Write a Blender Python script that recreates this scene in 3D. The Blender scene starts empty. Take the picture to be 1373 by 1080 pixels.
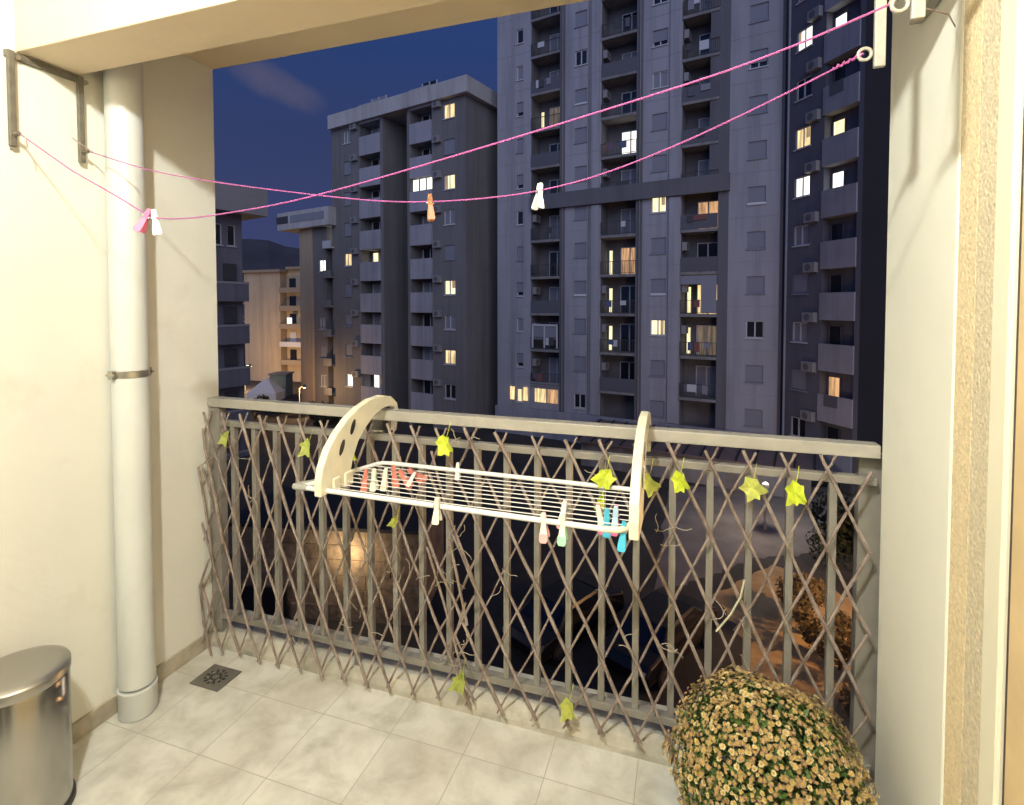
import bpy, bmesh, math, random
from mathutils import Vector, Matrix
R = math.radians
random.seed(7)
sc = bpy.context.scene
col = sc.collection

# ------------------------------------------------------------------ camera
CX, CY, F = 686.5, 434.0, 707.0            # principal point and focal length in photo pixels
CAM = Vector((2.005, -1.81, 1.51)); YAW = R(18.4); PIT = R(1.87)
cd = bpy.data.cameras.new('camera'); cam = bpy.data.objects.new('camera', cd); col.objects.link(cam)
cam.location = CAM; cam.rotation_euler = (R(90) - PIT, 0, YAW)
cd.sensor_width = 36; cd.lens = 36 * F / 1373.0
cd.shift_y = -(540 - CY) / 1373.0
cd.clip_start = 0.02; cd.clip_end = 3000
sc.camera = cam
GZ = -9.2                                  # street level below the balcony floor

def W(r, f):
    """metres right of / ahead of the viewpoint -> world x, y"""
    return (CAM.x + r*math.cos(YAW) - f*math.sin(YAW), CAM.y + r*math.sin(YAW) + f*math.cos(YAW))

# ------------------------------------------------------------------ tagging
def tag(o, label=None, cat=None, group=None, kind=None):
    if label: o['label'] = label
    if cat: o['category'] = cat
    if group: o['group'] = group
    if kind: o['kind'] = kind
    return o

def empty(name, loc=(0, 0, 0), rz=0.0):
    o = bpy.data.objects.new(name, None); col.objects.link(o)
    o.location = loc; o.rotation_euler = (0, 0, rz); o.empty_display_size = 0.1
    return o

def copy_tree(o, parent=None):
    c = o.copy(); col.objects.link(c)
    if parent is not None: c.parent = parent
    for ch in list(o.children): copy_tree(ch, c)
    return c

# ------------------------------------------------------------------ materials
def mat(name, color, rough=0.6, metal=0.0, var=None, bump=None, spec=0.5, stain=None, streak=0.0):
    m = bpy.data.materials.new(name); m.use_nodes = True
    nt = m.node_tree; b = nt.nodes['Principled BSDF']
    b.inputs['Base Color'].default_value = (*color, 1)
    b.inputs['Roughness'].default_value = rough
    b.inputs['Metallic'].default_value = metal
    b.inputs['Specular IOR Level'].default_value = spec
    geo = None
    if var or bump or stain or streak:
        geo = nt.nodes.new('ShaderNodeNewGeometry')
    last = None
    if var:                                   # (scale, amount, [second colour])
        n = nt.nodes.new('ShaderNodeTexNoise'); n.inputs['Scale'].default_value = var[0]
        n.inputs['Detail'].default_value = 5; n.inputs['Roughness'].default_value = 0.6
        nt.links.new(geo.outputs['Position'], n.inputs['Vector'])
        ramp = nt.nodes.new('ShaderNodeValToRGB')
        ramp.color_ramp.elements[0].position = 0.32; ramp.color_ramp.elements[1].position = 0.68
        c2 = var[2] if len(var) > 2 else tuple(c*(1-var[1]) for c in color)
        ramp.color_ramp.elements[0].color = (*c2, 1)
        ramp.color_ramp.elements[1].color = (*tuple(min(1, c*(1+var[1]*0.3)) for c in color), 1)
        nt.links.new(n.outputs['Fac'], ramp.inputs['Fac']); last = ramp.outputs['Color']
    if stain:                                 # (scale, threshold, colour, strength)
        n = nt.nodes.new('ShaderNodeTexNoise'); n.inputs['Scale'].default_value = stain[0]
        n.inputs['Detail'].default_value = 8; n.inputs['Roughness'].default_value = 0.65
        nt.links.new(geo.outputs['Position'], n.inputs['Vector'])
        mr = nt.nodes.new('ShaderNodeMapRange'); mr.inputs['From Min'].default_value = stain[1]
        mr.inputs['From Max'].default_value = stain[1] + 0.18; mr.inputs['To Max'].default_value = stain[3]
        nt.links.new(n.outputs['Fac'], mr.inputs['Value'])
        mx = nt.nodes.new('ShaderNodeMix'); mx.data_type = 'RGBA'
        nt.links.new(mr.outputs['Result'], mx.inputs['Factor'])
        if last: nt.links.new(last, mx.inputs['A'])
        else: mx.inputs['A'].default_value = (*color, 1)
        mx.inputs['B'].default_value = (*stain[2], 1); last = mx.outputs['Result']
    if streak:                                # rain streaks: noise drawn out vertically
        vm = nt.nodes.new('ShaderNodeVectorMath'); vm.operation = 'MULTIPLY'; vm.inputs[1].default_value = (1.3, 1.3, 0.07)
        nt.links.new(geo.outputs['Position'], vm.inputs[0])
        n = nt.nodes.new('ShaderNodeTexNoise'); n.inputs['Scale'].default_value = 1.0; n.inputs['Detail'].default_value = 6; n.inputs['Roughness'].default_value = 0.65
        nt.links.new(vm.outputs[0], n.inputs['Vector'])
        mr = nt.nodes.new('ShaderNodeMapRange'); mr.inputs['From Min'].default_value = 0.46; mr.inputs['From Max'].default_value = 0.70; mr.inputs['To Max'].default_value = streak
        nt.links.new(n.outputs['Fac'], mr.inputs['Value'])
        mx = nt.nodes.new('ShaderNodeMix'); mx.data_type = 'RGBA'; nt.links.new(mr.outputs['Result'], mx.inputs['Factor'])
        if last: nt.links.new(last, mx.inputs['A'])
        else: mx.inputs['A'].default_value = (*color, 1)
        mx.inputs['B'].default_value = (*tuple(c*0.45 for c in color), 1); last = mx.outputs['Result']
    if last: nt.links.new(last, b.inputs['Base Color'])
    if bump:                                  # (scale, strength, distance)
        n = nt.nodes.new('ShaderNodeTexNoise'); n.inputs['Scale'].default_value = bump[0]
        n.inputs['Detail'].default_value = 4
        nt.links.new(geo.outputs['Position'], n.inputs['Vector'])
        bp = nt.nodes.new('ShaderNodeBump'); bp.inputs['Strength'].default_value = bump[1]
        bp.inputs['Distance'].default_value = bump[2]
        nt.links.new(n.outputs['Fac'], bp.inputs['Height']); nt.links.new(bp.outputs['Normal'], b.inputs['Normal'])
    return m

def emit(name, color, strength, var=None, base=(0.1, 0.1, 0.1)):
    m = bpy.data.materials.new(name); m.use_nodes = True
    nt = m.node_tree; b = nt.nodes['Principled BSDF']
    b.inputs['Base Color'].default_value = (*base, 1)
    b.inputs['Emission Color'].default_value = (*color, 1)
    b.inputs['Emission Strength'].default_value = strength
    if var:
        geo = nt.nodes.new('ShaderNodeNewGeometry')
        n = nt.nodes.new('ShaderNodeTexNoise'); n.inputs['Scale'].default_value = var[0]; n.inputs['Detail'].default_value = 2
        vm = nt.nodes.new('ShaderNodeVectorMath'); vm.operation = 'MULTIPLY'; vm.inputs[1].default_value = (2.2, 2.2, 0.25)
        nt.links.new(geo.outputs['Position'], vm.inputs[0]); nt.links.new(vm.outputs[0], n.inputs['Vector'])
        mr = nt.nodes.new('ShaderNodeMapRange'); mr.inputs['From Min'].default_value = 0.35; mr.inputs['From Max'].default_value = 0.65
        mr.inputs['To Min'].default_value = strength*(1-var[1]); mr.inputs['To Max'].default_value = strength
        nt.links.new(n.outputs['Fac'], mr.inputs['Value']); nt.links.new(mr.outputs['Result'], b.inputs['Emission Strength'])
    return m

M = {}
M['plaster'] = mat('cream_plaster', (0.75, 0.745, 0.675), 0.75, var=(1.6, 0.06), bump=(18, 0.22, 0.006), stain=(3.4, 0.57, (0.62, 0.58, 0.47), 0.55))
M['pillar'] = mat('pillar_plaster', (0.86, 0.845, 0.73), 0.75, var=(1.8, 0.05), bump=(90, 0.12, 0.004), stain=(3.1, 0.60, (0.70, 0.67, 0.55), 0.4))
M['soffit'] = mat('soffit_plaster', (0.72, 0.60, 0.43), 0.8, var=(2.0, 0.08), bump=(70, 0.15, 0.004))
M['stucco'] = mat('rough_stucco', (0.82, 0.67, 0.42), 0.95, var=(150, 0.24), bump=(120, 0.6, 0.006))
M['stucco2'] = mat('rough_stucco_greyer', (0.72, 0.62, 0.43), 0.95, var=(150, 0.30), bump=(120, 0.6, 0.006))
M['door_white'] = mat('white_door_frame', (0.85, 0.80, 0.62), 0.35)
M['door_seal'] = mat('dark_seal', (0.04, 0.025, 0.015), 0.6)
M['door_wood'] = mat('beige_door_leaf', (0.72, 0.54, 0.30), 0.5, var=(6, 0.15))
M['skirt'] = mat('skirting_tile', (0.42, 0.38, 0.30), 0.4, var=(14, 0.3))
M['kerb'] = mat('kerb_concrete', (0.52, 0.49, 0.41), 0.7, var=(9, 0.35), bump=(40, 0.3, 0.006), stain=(6, 0.55, (0.2, 0.17, 0.12), 0.7))
M['rail'] = mat('taupe_rail_paint', (0.245, 0.228, 0.198), 0.42, var=(9, 0.18), stain=(16, 0.62, (0.16, 0.13, 0.10), 0.5))
M['handrail'] = mat('pale_handrail_paint', (0.37, 0.35, 0.305), 0.4, var=(9, 0.15), stain=(16, 0.62, (0.18, 0.16, 0.13), 0.5))
M['willow'] = mat('willow_stick', (0.285, 0.235, 0.205), 0.65, var=(22, 0.55, (0.145, 0.100, 0.082)), bump=(160, 0.4, 0.003))
M['twig'] = mat('grey_tendril', (0.36, 0.31, 0.24), 0.7)
M['ivy'] = mat('artificial_ivy_leaf', (0.60, 0.70, 0.05), 0.55, var=(45, 0.25))
M['ivy_b'] = mat('pale_ivy_leaf', (0.52, 0.56, 0.12), 0.55, var=(60, 0.35))
M['ivy_old'] = mat('faded_ivy_leaf', (0.40, 0.45, 0.10), 0.6, var=(45, 0.3))
M['pvc'] = mat('grey_pvc_pipe', (0.62, 0.64, 0.62), 0.35, var=(3, 0.06), stain=(7, 0.62, (0.42, 0.41, 0.36), 0.3))
M['galv'] = mat('galvanised_clamp', (0.45, 0.43, 0.38), 0.35, metal=0.9)
M['steel'] = mat('brushed_steel', (0.43, 0.42, 0.40), 0.24, metal=1.0)
M['steel_lid'] = mat('steel_lid', (0.38, 0.37, 0.345), 0.36, metal=0.85)
M['black'] = mat('black_plastic', (0.02, 0.02, 0.02), 0.5)
M['bracket'] = mat('bracket_paint', (0.14, 0.125, 0.095), 0.55, var=(30, 0.3))
M['bracket_light'] = mat('bracket_steel', (0.36, 0.345, 0.30), 0.5, var=(30, 0.2))
M['line'] = mat('pink_clothesline', (0.33, 0.075, 0.26), 0.5)
M['line_grey'] = mat('grey_clothesline', (0.34, 0.24, 0.22), 0.6)  # greyer cord colour for the knot tails
M['rack'] = mat('white_rack_tube', (0.80, 0.80, 0.77), 0.35)
M['wire'] = mat('rack_wire', (0.74, 0.73, 0.70), 0.4)
M['ivory'] = mat('ivory_plastic', (0.84, 0.79, 0.60), 0.42, var=(9, 0.14))
M['grey_plastic'] = mat('grey_plastic', (0.30, 0.30, 0.28), 0.5)
M['tin'] = mat('grey_tin', (0.20, 0.20, 0.20), 0.35, metal=0.7)
for n, c in dict(pink=(0.72, 0.16, 0.30), white=(0.84, 0.83, 0.80), cream=(0.80, 0.76, 0.64), wood=(0.27, 0.10, 0.035), red=(0.56, 0.19, 0.15),
                 blue=(0.07, 0.46, 0.66), lightblue=(0.45, 0.66, 0.80), green=(0.34, 0.70, 0.44), rose=(0.74, 0.38, 0.38)).items():
    M['peg_'+n] = mat(n + '_peg', c, 0.4)
M['leaf_green'] = mat('bush_leaf', (0.085, 0.145, 0.028), 0.6, var=(25, 0.5))
M['petal_a'] = mat('petal_straw', (0.46, 0.34, 0.150), 0.7, var=(40, 0.4))
M['petal_b'] = mat('petal_rust', (0.34, 0.225, 0.125), 0.7, var=(40, 0.3))
M['petal_c'] = mat('petal_pale', (0.60, 0.49, 0.26), 0.7, var=(40, 0.25))
M['petal_eye'] = mat('flower_eye', (0.46, 0.30, 0.05), 0.8)
M['pot'] = mat('brown_pot', (0.13, 0.07, 0.045), 0.6)
# far buildings
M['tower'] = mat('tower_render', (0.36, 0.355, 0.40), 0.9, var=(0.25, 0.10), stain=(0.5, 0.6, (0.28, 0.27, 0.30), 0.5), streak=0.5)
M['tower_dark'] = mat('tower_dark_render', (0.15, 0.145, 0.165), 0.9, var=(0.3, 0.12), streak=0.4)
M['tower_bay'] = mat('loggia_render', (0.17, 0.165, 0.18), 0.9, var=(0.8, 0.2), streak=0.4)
M['slab'] = mat('balcony_slab', (0.26, 0.25, 0.255), 0.9, var=(0.8, 0.2), streak=0.6)
M['barrail'] = mat('balcony_bars', (0.06, 0.06, 0.065), 0.6)
M['panelrail'] = mat('balcony_panel', (0.11, 0.11, 0.135), 0.8)
M['cloth_red'] = mat('dull_red_cloth', (0.22, 0.09, 0.08), 0.9)
M['cloth_blue'] = mat('dull_blue_cloth', (0.10, 0.13, 0.22), 0.9)
M['shutter'] = mat('roller_shutter', (0.25, 0.255, 0.31), 0.7)
M['winframe'] = mat('window_frame_white', (0.55, 0.55, 0.58), 0.5)
M['glass'] = mat('dark_glass', (0.018, 0.02, 0.028), 0.12)
M['curtain'] = mat('curtained_glass', (0.24, 0.24, 0.28), 0.5)
M['ac'] = mat('air_conditioner_case', (0.26, 0.255, 0.265), 0.6)
M['ac_dark'] = mat('fan_grille_grey', (0.12, 0.12, 0.125), 0.7)
M['midwall'] = mat('block_render', (0.20, 0.19, 0.195), 0.9, var=(0.3, 0.12), streak=0.5)
M['midbal'] = mat('block_balustrade', (0.36, 0.355, 0.41), 0.9, var=(0.5, 0.12), streak=0.55)
M['cornice'] = mat('block_cornice', (0.50, 0.48, 0.48), 0.9, var=(0.4, 0.15), streak=0.5)
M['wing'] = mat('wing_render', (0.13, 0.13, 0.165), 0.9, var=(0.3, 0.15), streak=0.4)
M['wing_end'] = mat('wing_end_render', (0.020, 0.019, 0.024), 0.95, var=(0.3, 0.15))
M['wingbal'] = mat('wing_balustrade', (0.32, 0.32, 0.37), 0.9, var=(0.6, 0.15), streak=0.5)
M['leftb'] = mat('left_block_render', (0.19, 0.185, 0.22), 0.9, var=(0.4, 0.15), streak=0.5)  # own dark blue-grey render of the far left block
M['leftcor'] = mat('left_block_cornice', (0.34, 0.32, 0.33), 0.9, var=(0.4, 0.15))
M['beige'] = mat('beige_render', (0.48, 0.38, 0.27), 0.9, var=(0.2, 0.15), streak=0.5)
M['beige_dark'] = mat('beige_slab', (0.30, 0.24, 0.18), 0.9)
M['lit_white'] = emit('lit_white', (1.0, 0.97, 0.86), 2.2, (2.0, 0.35))
M['lit_yellow'] = emit('lit_yellow', (1.0, 0.88, 0.48), 1.7, (2.0, 0.45))
M['lit_warm'] = emit('lit_warm', (1.0, 0.72, 0.33), 1.5, (2.5, 0.65))
M['lit_orange'] = emit('lit_orange', (1.0, 0.55, 0.25), 0.9, (2.5, 0.6))
M['lit_curtain'] = emit('lit_curtain', (1.0, 0.66, 0.34), 0.45, (3.0, 0.5))
M['lit_dim'] = emit('lit_dim', (0.9, 0.66, 0.42), 0.22, (2.5, 0.6))
M['ground'] = mat('asphalt', (0.05, 0.047, 0.045), 0.9, var=(0.7, 0.4), bump=(20, 0.4, 0.02))
M['path'] = mat('sandy_path', (0.46, 0.33, 0.17), 0.95, var=(1.2, 0.35), bump=(14, 0.5, 0.03))
M['road'] = mat('pale_paving', (0.20, 0.18, 0.17), 0.9, var=(0.9, 0.3))
M['stone'] = mat('stone_cladding', (0.36, 0.27, 0.18), 0.85, var=(2.4, 0.5), bump=(8, 0.7, 0.05), stain=(3, 0.55, (0.10, 0.08, 0.06), 0.6))
M['hill'] = mat('hill', (0.075, 0.07, 0.085), 1.0, var=(0.02, 0.3))
M['tree'] = mat('tree_leaf', (0.030, 0.040, 0.020), 0.7, var=(3, 0.4))
M['shrub'] = mat('shrub_leaf', (0.16, 0.115, 0.045), 0.7, var=(4, 0.5))
M['bark'] = mat('bark', (0.10, 0.07, 0.05), 0.9, var=(20, 0.4))
M['tile_roof'] = mat('roof_tile', (0.16, 0.12, 0.12), 0.85, var=(1.5, 0.3))
M['carpaint'] = mat('dark_car_paint', (0.012, 0.012, 0.014), 0.3, spec=0.5)
M['tyre'] = mat('tyre_rubber', (0.02, 0.02, 0.02), 0.8)
M['lampglass'] = emit('lamp_glass', (1.0, 0.86, 0.66), 1.3)
M['lampglass_cool'] = emit('lamp_glass_cool', (1.0, 0.90, 0.76), 0.16)
M['pole'] = mat('lamp_pole', (0.25, 0.25, 0.24), 0.5, metal=0.3)

def tile_material():
    m = bpy.data.materials.new('marbled_tile'); m.use_nodes = True
    nt = m.node_tree; b = nt.nodes['Principled BSDF']; L = nt.links.new
    geo = nt.nodes.new('ShaderNodeNewGeometry')
    mp = nt.nodes.new('ShaderNodeMapping'); mp.inputs['Location'].default_value = (-0.46 + 0.281*4, 0.222 + 0.281*12, 0)
    L(geo.outputs['Position'], mp.inputs['Vector'])
    br = nt.nodes.new('ShaderNodeTexBrick'); br.offset = 0; br.squash = 1
    br.inputs['Scale'].default_value = 1; br.inputs['Brick Width'].default_value = 0.281; br.inputs['Row Height'].default_value = 0.281
    br.inputs['Mortar Size'].default_value = 0.0016; br.inputs['Mortar Smooth'].default_value = 0.3
    br.inputs['Color1'].default_value = (1, 1, 1, 1); br.inputs['Color2'].default_value = (0.80, 0.80, 0.80, 1); br.inputs['Mortar'].default_value = (0.0, 0.0, 0.0, 1)
    L(mp.outputs['Vector'], br.inputs['Vector'])
    n1 = nt.nodes.new('ShaderNodeTexNoise'); n1.inputs['Scale'].default_value = 7.5; n1.inputs['Detail'].default_value = 8; n1.inputs['Distortion'].default_value = 0.35
    n1.inputs['Roughness'].default_value = 0.62
    L(geo.outputs['Position'], n1.inputs['Vector'])
    r1 = nt.nodes.new('ShaderNodeValToRGB'); e = r1.color_ramp.elements
    e[0].position = 0.30; e[0].color = (0.45, 0.44, 0.385, 1); e[1].position = 0.62; e[1].color = (0.70, 0.695, 0.64, 1)
    k = e.new(0.46); k.color = (0.585, 0.58, 0.525, 1)
    L(n1.outputs['Fac'], r1.inputs['Fac'])
    mx = nt.nodes.new('ShaderNodeMix'); mx.data_type = 'RGBA'; mx.blend_type = 'MULTIPLY'; mx.inputs['Factor'].default_value = 0.4
    L(r1.outputs['Color'], mx.inputs['A']); L(br.outputs['Color'], mx.inputs['B'])
    m2 = nt.nodes.new('ShaderNodeMix'); m2.data_type = 'RGBA'; L(br.outputs['Fac'], m2.inputs['Factor'])
    L(mx.outputs['Result'], m2.inputs['A']); m2.inputs['B'].default_value = (0.40, 0.37, 0.31, 1)
    n3 = nt.nodes.new('ShaderNodeTexNoise'); n3.inputs['Scale'].default_value = 2.3; n3.inputs['Detail'].default_value = 6
    L(geo.outputs['Position'], n3.inputs['Vector'])
    mr = nt.nodes.new('ShaderNodeMapRange'); mr.inputs['From Min'].default_value = 0.5; mr.inputs['From Max'].default_value = 0.72; mr.inputs['To Max'].default_value = 0.35
    L(n3.outputs['Fac'], mr.inputs['Value'])
    m3 = nt.nodes.new('ShaderNodeMix'); m3.data_type = 'RGBA'; L(mr.outputs['Result'], m3.inputs['Factor'])
    L(m2.outputs['Result'], m3.inputs['A']); m3.inputs['B'].default_value = (0.36, 0.30, 0.22, 1)
    L(m3.outputs['Result'], b.inputs['Base Color'])
    b.inputs['Roughness'].default_value = 0.42
    bp = nt.nodes.new('ShaderNodeBump'); bp.inputs['Strength'].default_value = 0.4; bp.inputs['Distance'].default_value = 0.003; bp.invert = True
    L(br.outputs['Fac'], bp.inputs['Height']); L(bp.outputs['Normal'], b.inputs['Normal'])
    return m
M['tile'] = tile_material()

# ------------------------------------------------------------------ mesh builder
class MB:
    def __init__(s): s.v = []; s.f = []
    def quad(s, a, b, c, d):
        i = len(s.v); s.v += [tuple(a), tuple(b), tuple(c), tuple(d)]; s.f.append((i, i+1, i+2, i+3)); return s
    def poly(s, pts):
        i = len(s.v); s.v += [tuple(p) for p in pts]; s.f.append(tuple(range(i, i+len(pts)))); return s
    def box(s, x0, x1, y0, y1, z0, z1):
        i = len(s.v)
        s.v += [(x0,y0,z0),(x1,y0,z0),(x1,y1,z0),(x0,y1,z0),(x0,y0,z1),(x1,y0,z1),(x1,y1,z1),(x0,y1,z1)]
        s.f += [tuple(i+k for k in q) for q in ((3,2,1,0),(4,5,6,7),(0,1,5,4),(1,2,6,5),(2,3,7,6),(3,0,4,7))]
        return s
    def prism(s, pts, axis, a, b):
        """closed 2-D outline extruded along x, y or z from a to b"""
        def P(p, t):
            return {'x': (t, p[0], p[1]), 'y': (p[0], t, p[1]), 'z': (p[0], p[1], t)}[axis]
        n = len(pts); i = len(s.v)
        s.v += [P(p, a) for p in pts] + [P(p, b) for p in pts]
        s.f.append(tuple(i+k for k in range(n))[::-1]); s.f.append(tuple(i+n+k for k in range(n)))
        for k in range(n): s.f.append((i+k, i+(k+1) % n, i+n+(k+1) % n, i+n+k))
        return s
    def tube(s, pts, r, n=8, caps=True):
        pts = [Vector(p) for p in pts]; m = len(pts); rr = r if isinstance(r, (list, tuple)) else [r]*m
        base = len(s.v); prev = None
        for k, p in enumerate(pts):
            t = (pts[min(k+1, m-1)] - pts[max(k-1, 0)]).normalized()
            if prev is None:
                ref = Vector((0, 0, 1)) if abs(t.z) < 0.9 else Vector((1, 0, 0)); u = t.cross(ref).normalized()
            else:
                u = (prev - t*prev.dot(t)).normalized()
            prev = u; w = t.cross(u)
            for j in range(n):
                a = 2*math.pi*j/n; s.v.append(tuple(p + (u*math.cos(a) + w*math.sin(a))*rr[k]))
        for k in range(m-1):
            for j in range(n):
                s.f.append((base+k*n+j, base+k*n+(j+1) % n, base+(k+1)*n+(j+1) % n, base+(k+1)*n+j))
        if caps:
            s.f.append(tuple(base+j for j in range(n))[::-1]); s.f.append(tuple(base+(m-1)*n+j for j in range(n)))
        return s
    def lathe(s, prof, c=(0, 0), n=32):
        base = len(s.v); m = len(prof)
        for (r, z) in prof:
            for j in range(n):
                a = 2*math.pi*j/n; s.v.append((c[0]+r*math.cos(a), c[1]+r*math.sin(a), z))
        for k in range(m-1):
            for j in range(n):
                s.f.append((base+k*n+j, base+k*n+(j+1) % n, base+(k+1)*n+(j+1) % n, base+(k+1)*n+j))
        s.f.append(tuple(base+j for j in range(n))[::-1]); s.f.append(tuple(base+(m-1)*n+j for j in range(n)))
        return s
    def mesh(s, name, m, smooth=False):
        me = bpy.data.meshes.new(name); me.from_pydata(s.v, [], s.f)
        for q in (m if isinstance(m, (list, tuple)) else [m]): me.materials.append(q)
        if smooth: me.polygons.foreach_set('use_smooth', [True]*len(me.polygons))
        me.update(); return me
    def build(s, name, m, parent=None, smooth=False, bevel=0.0, loc=None):
        o = bpy.data.objects.new(name, s.mesh(name, m, smooth)); col.objects.link(o)
        if parent is not None: o.parent = parent
        if loc is not None: o.location = loc
        if bevel:
            b = o.modifiers.new('bevel', 'BEVEL'); b.width = bevel; b.segments = 2; b.limit_method = 'ANGLE'; b.angle_limit = R(40)
        if smooth:
            e = o.modifiers.new('edge', 'EDGE_SPLIT'); e.split_angle = R(38)
        return o

def inst(o, parent, loc):
    """copy of one part (shared mesh) with its sub-parts under a thing"""
    c = copy_tree(o, parent); c.location = loc; return c

# ================================================================== BALCONY
XW = 2.54
CEIL = 2.557; CEIL2 = 2.95
# floor
MB().box(-0.30, 3.2, -2.6, 0.06, -0.20, 0.0).build('floor', M['tile'])['kind'] = 'structure'

side = empty('side_wall', (0, -1.2, 0))
tag(side, 'long cream plaster wall behind the grey downpipe, left side of balcony', 'wall')
MB().box(-0.30, 0, -1.4, 0.49, -0.2, 2.949).box(-0.30, 0, 0.49, 1.22, -0.2, 2.556).build('plaster_face', M['plaster'], side)
MB().box(0.0, 0.011, -1.2, 1.17, 0.0, 0.068).build('skirting', M['skirt'], side, bevel=0.002)

beam = MB().box(0.0, 3.2, -0.71, -0.531, 2.305, 2.949).build('ceiling_beam', M['soffit'], bevel=0.004)
tag(beam, 'cream plastered beam crossing overhead just under the ceiling', 'beam')
slab_o = MB().box(-0.30, 3.2, -0.530, 0.02, 2.557, 2.78).box(-0.30, 3.2, -2.6, -0.530, 2.950, 3.15).build('ceiling', M['soffit'])
tag(slab_o, 'cream ceiling slab whose outer edge cuts off the night sky', 'ceiling')
rear = empty('house', (0, -2.5, 0))
MB().box(-0.30, 3.2, -0.10, 0.05, 0.002, 2.949).build('rear_wall', M['plaster'], rear)
gd = MB().box(0.35, 0.43, 0.052, 0.10, 0.02, 2.25).box(2.02, 2.10, 0.052, 0.10, 0.02, 2.25).box(0.432, 2.018, 0.052, 0.10, 2.17, 2.25).box(1.19, 1.27, 0.052, 0.10, 0.02, 2.168).build('unseen_dark_door', M['door_white'], rear)  # unseen dark-glass door, added so the steel bin reflects darker
MB().box(0.432, 2.018, 0.053, 0.060, 0.02, 2.168).build('pane', M['glass'], gd)
hb = MB(); hb.box(-16, -0.302, -9, 2.515, GZ, 11); hb.box(2.862, 18, -9, 2.44, GZ, 11); hb.box(-0.301, 2.861, -9, 2.50, 3.152, 11); hb.box(-0.301, 2.861, -9, 2.50, GZ, -0.242)
hb.build('unseen_shade_mass', M['plaster'], rear)  # unseen house body, added and sized to shade the street below
tag(rear, 'cream plaster house wall closing the balcony behind the viewer', 'wall')

pil = MB().box(XW, 2.86, -0.46, -0.045, -0.2, 2.556).build('pillar', M['pillar'], bevel=0.006)
tag(pil, 'smooth cream plaster pillar at the right end of the railing', 'pillar')
stu = empty('stucco_wall', (XW, -0.53, 0))
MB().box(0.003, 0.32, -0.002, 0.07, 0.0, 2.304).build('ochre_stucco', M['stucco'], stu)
MB().box(0.0036, 0.32, -0.082, -0.002, 0.0, 2.948).build('greyer_half', M['stucco2'], stu)  # half beside the door frame, in a greyer tone
tag(stu, 'narrow strip of rough ochre stucco between pillar and white door frame', 'wall')
door = empty('balcony_door', (XW, -1.2, 0))
tag(door, 'white framed balcony door at the right edge of the photo', 'door')
MB().box(-0.006, 0.3, 0.5275, 0.5875, 0.0, 2.948).build('frame', M['door_white'], door, bevel=0.006)
MB().box(0.004, 0.28, 0.512, 0.527, 0.0, 2.948).build('seal', M['door_seal'], door)
MB().box(-0.002, 0.24, -1.24, 0.5115, 0.0, 2.948).build('door_leaf', M['door_wood'], door, bevel=0.004)

# kerb under the railing
kerb = MB().prism([(-0.052, 0.0), (-0.052, 0.020), (-0.040, 0.052), (-0.010, 0.066), (0.13, 0.066), (0.13, -0.24), (0.062, -0.24), (0.062, 0.0)], 'x', 0.0115, 2.86)
kerb = kerb.build('kerb', M['kerb']); tag(kerb, 'low stained concrete kerb running under the railing', 'kerb')

# floor drain
dr = empty('floor_drain', (0.203, -0.203, 0.0))
tag(dr, 'square metal floor drain grate set in the tiles by the left corner', 'drain')
MB().box(-0.073, 0.073, -0.06, 0.06, 0.001, 0.006).build('plate', mat('drain_plate', (0.20, 0.19, 0.165), 0.45, 0.5), dr, bevel=0.002)
g = MB()
for k in range(12):
    a = 2*math.pi*k/12
    for rr in (0.022, 0.040):
        c = Vector((math.cos(a)*rr, math.sin(a)*rr*0.85)); t = Vector((math.cos(a), math.sin(a))); nn = Vector((-t.y, t.x))
        hw = 0.0032 if rr < .03 else 0.0048
        pts = [c - t*0.007 - nn*hw, c + t*0.007 - nn*hw, c + t*0.007 + nn*hw, c - t*0.007 + nn*hw]
        g.prism([(p.x, p.y) for p in pts], 'z', 0.0058, 0.0066)
g.build('slot', M['black'], dr)
g = MB()
for k in range(6):
    a = 2*math.pi*(k+.5)/6
    g.box(math.cos(a)*.031-.004, math.cos(a)*.031+.004, math.sin(a)*.027-.004, math.sin(a)*.027+.004, .006, .0085)
g.build('stud', M['galv'], dr)

# ------------------------------------------------------------------ railing
RY0, RY1 = -0.05, 0.0
rl = empty('railing', (1.27, 0, 0)); tag(rl, 'taupe metal balcony railing with flat handrail and upright bars', 'railing')
def rb(m, name, mt=M['rail'], bev=0.003):
    m.v = [(x-1.27, y, z) for x, y, z in m.v]; return m.build(name, mt, rl, bevel=bev)
rb(MB().box(0.006, 2.5385, -0.046, 0.004, 1.069, 1.108), 'handrail', M['handrail'], bev=0.003)
rb(MB().box(0.012, 2.535, -0.034, -0.004, 0.985, 1.010), 'upper_rail')
rb(MB().box(0.002, 2.535, -0.036, -0.002, 0.122, 0.150), 'lower_rail')
for x in (0.040, 2.518):
    rb(MB().box(x-(0.020 if x > 1 else 0.038), x+(0.020 if x < 1 else 0.09), 0.005 if x > 1 else -0.0378, 0.045 if x > 1 else 0.004, 0.066, 1.0685), 'post')
for i in range(21):
    x = 0.128 + 0.1148*i
    rb(MB().box(x-0.0108, x+0.0108, -0.031, -0.007, 0.1505, 0.9845), 'bar', bev=0.002)
for x in (0.75, 1.60, 2.30):
    rb(MB().box(x-0.012, x+0.012, -0.028, -0.008, 0.055, 0.1215), 'foot')

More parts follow.
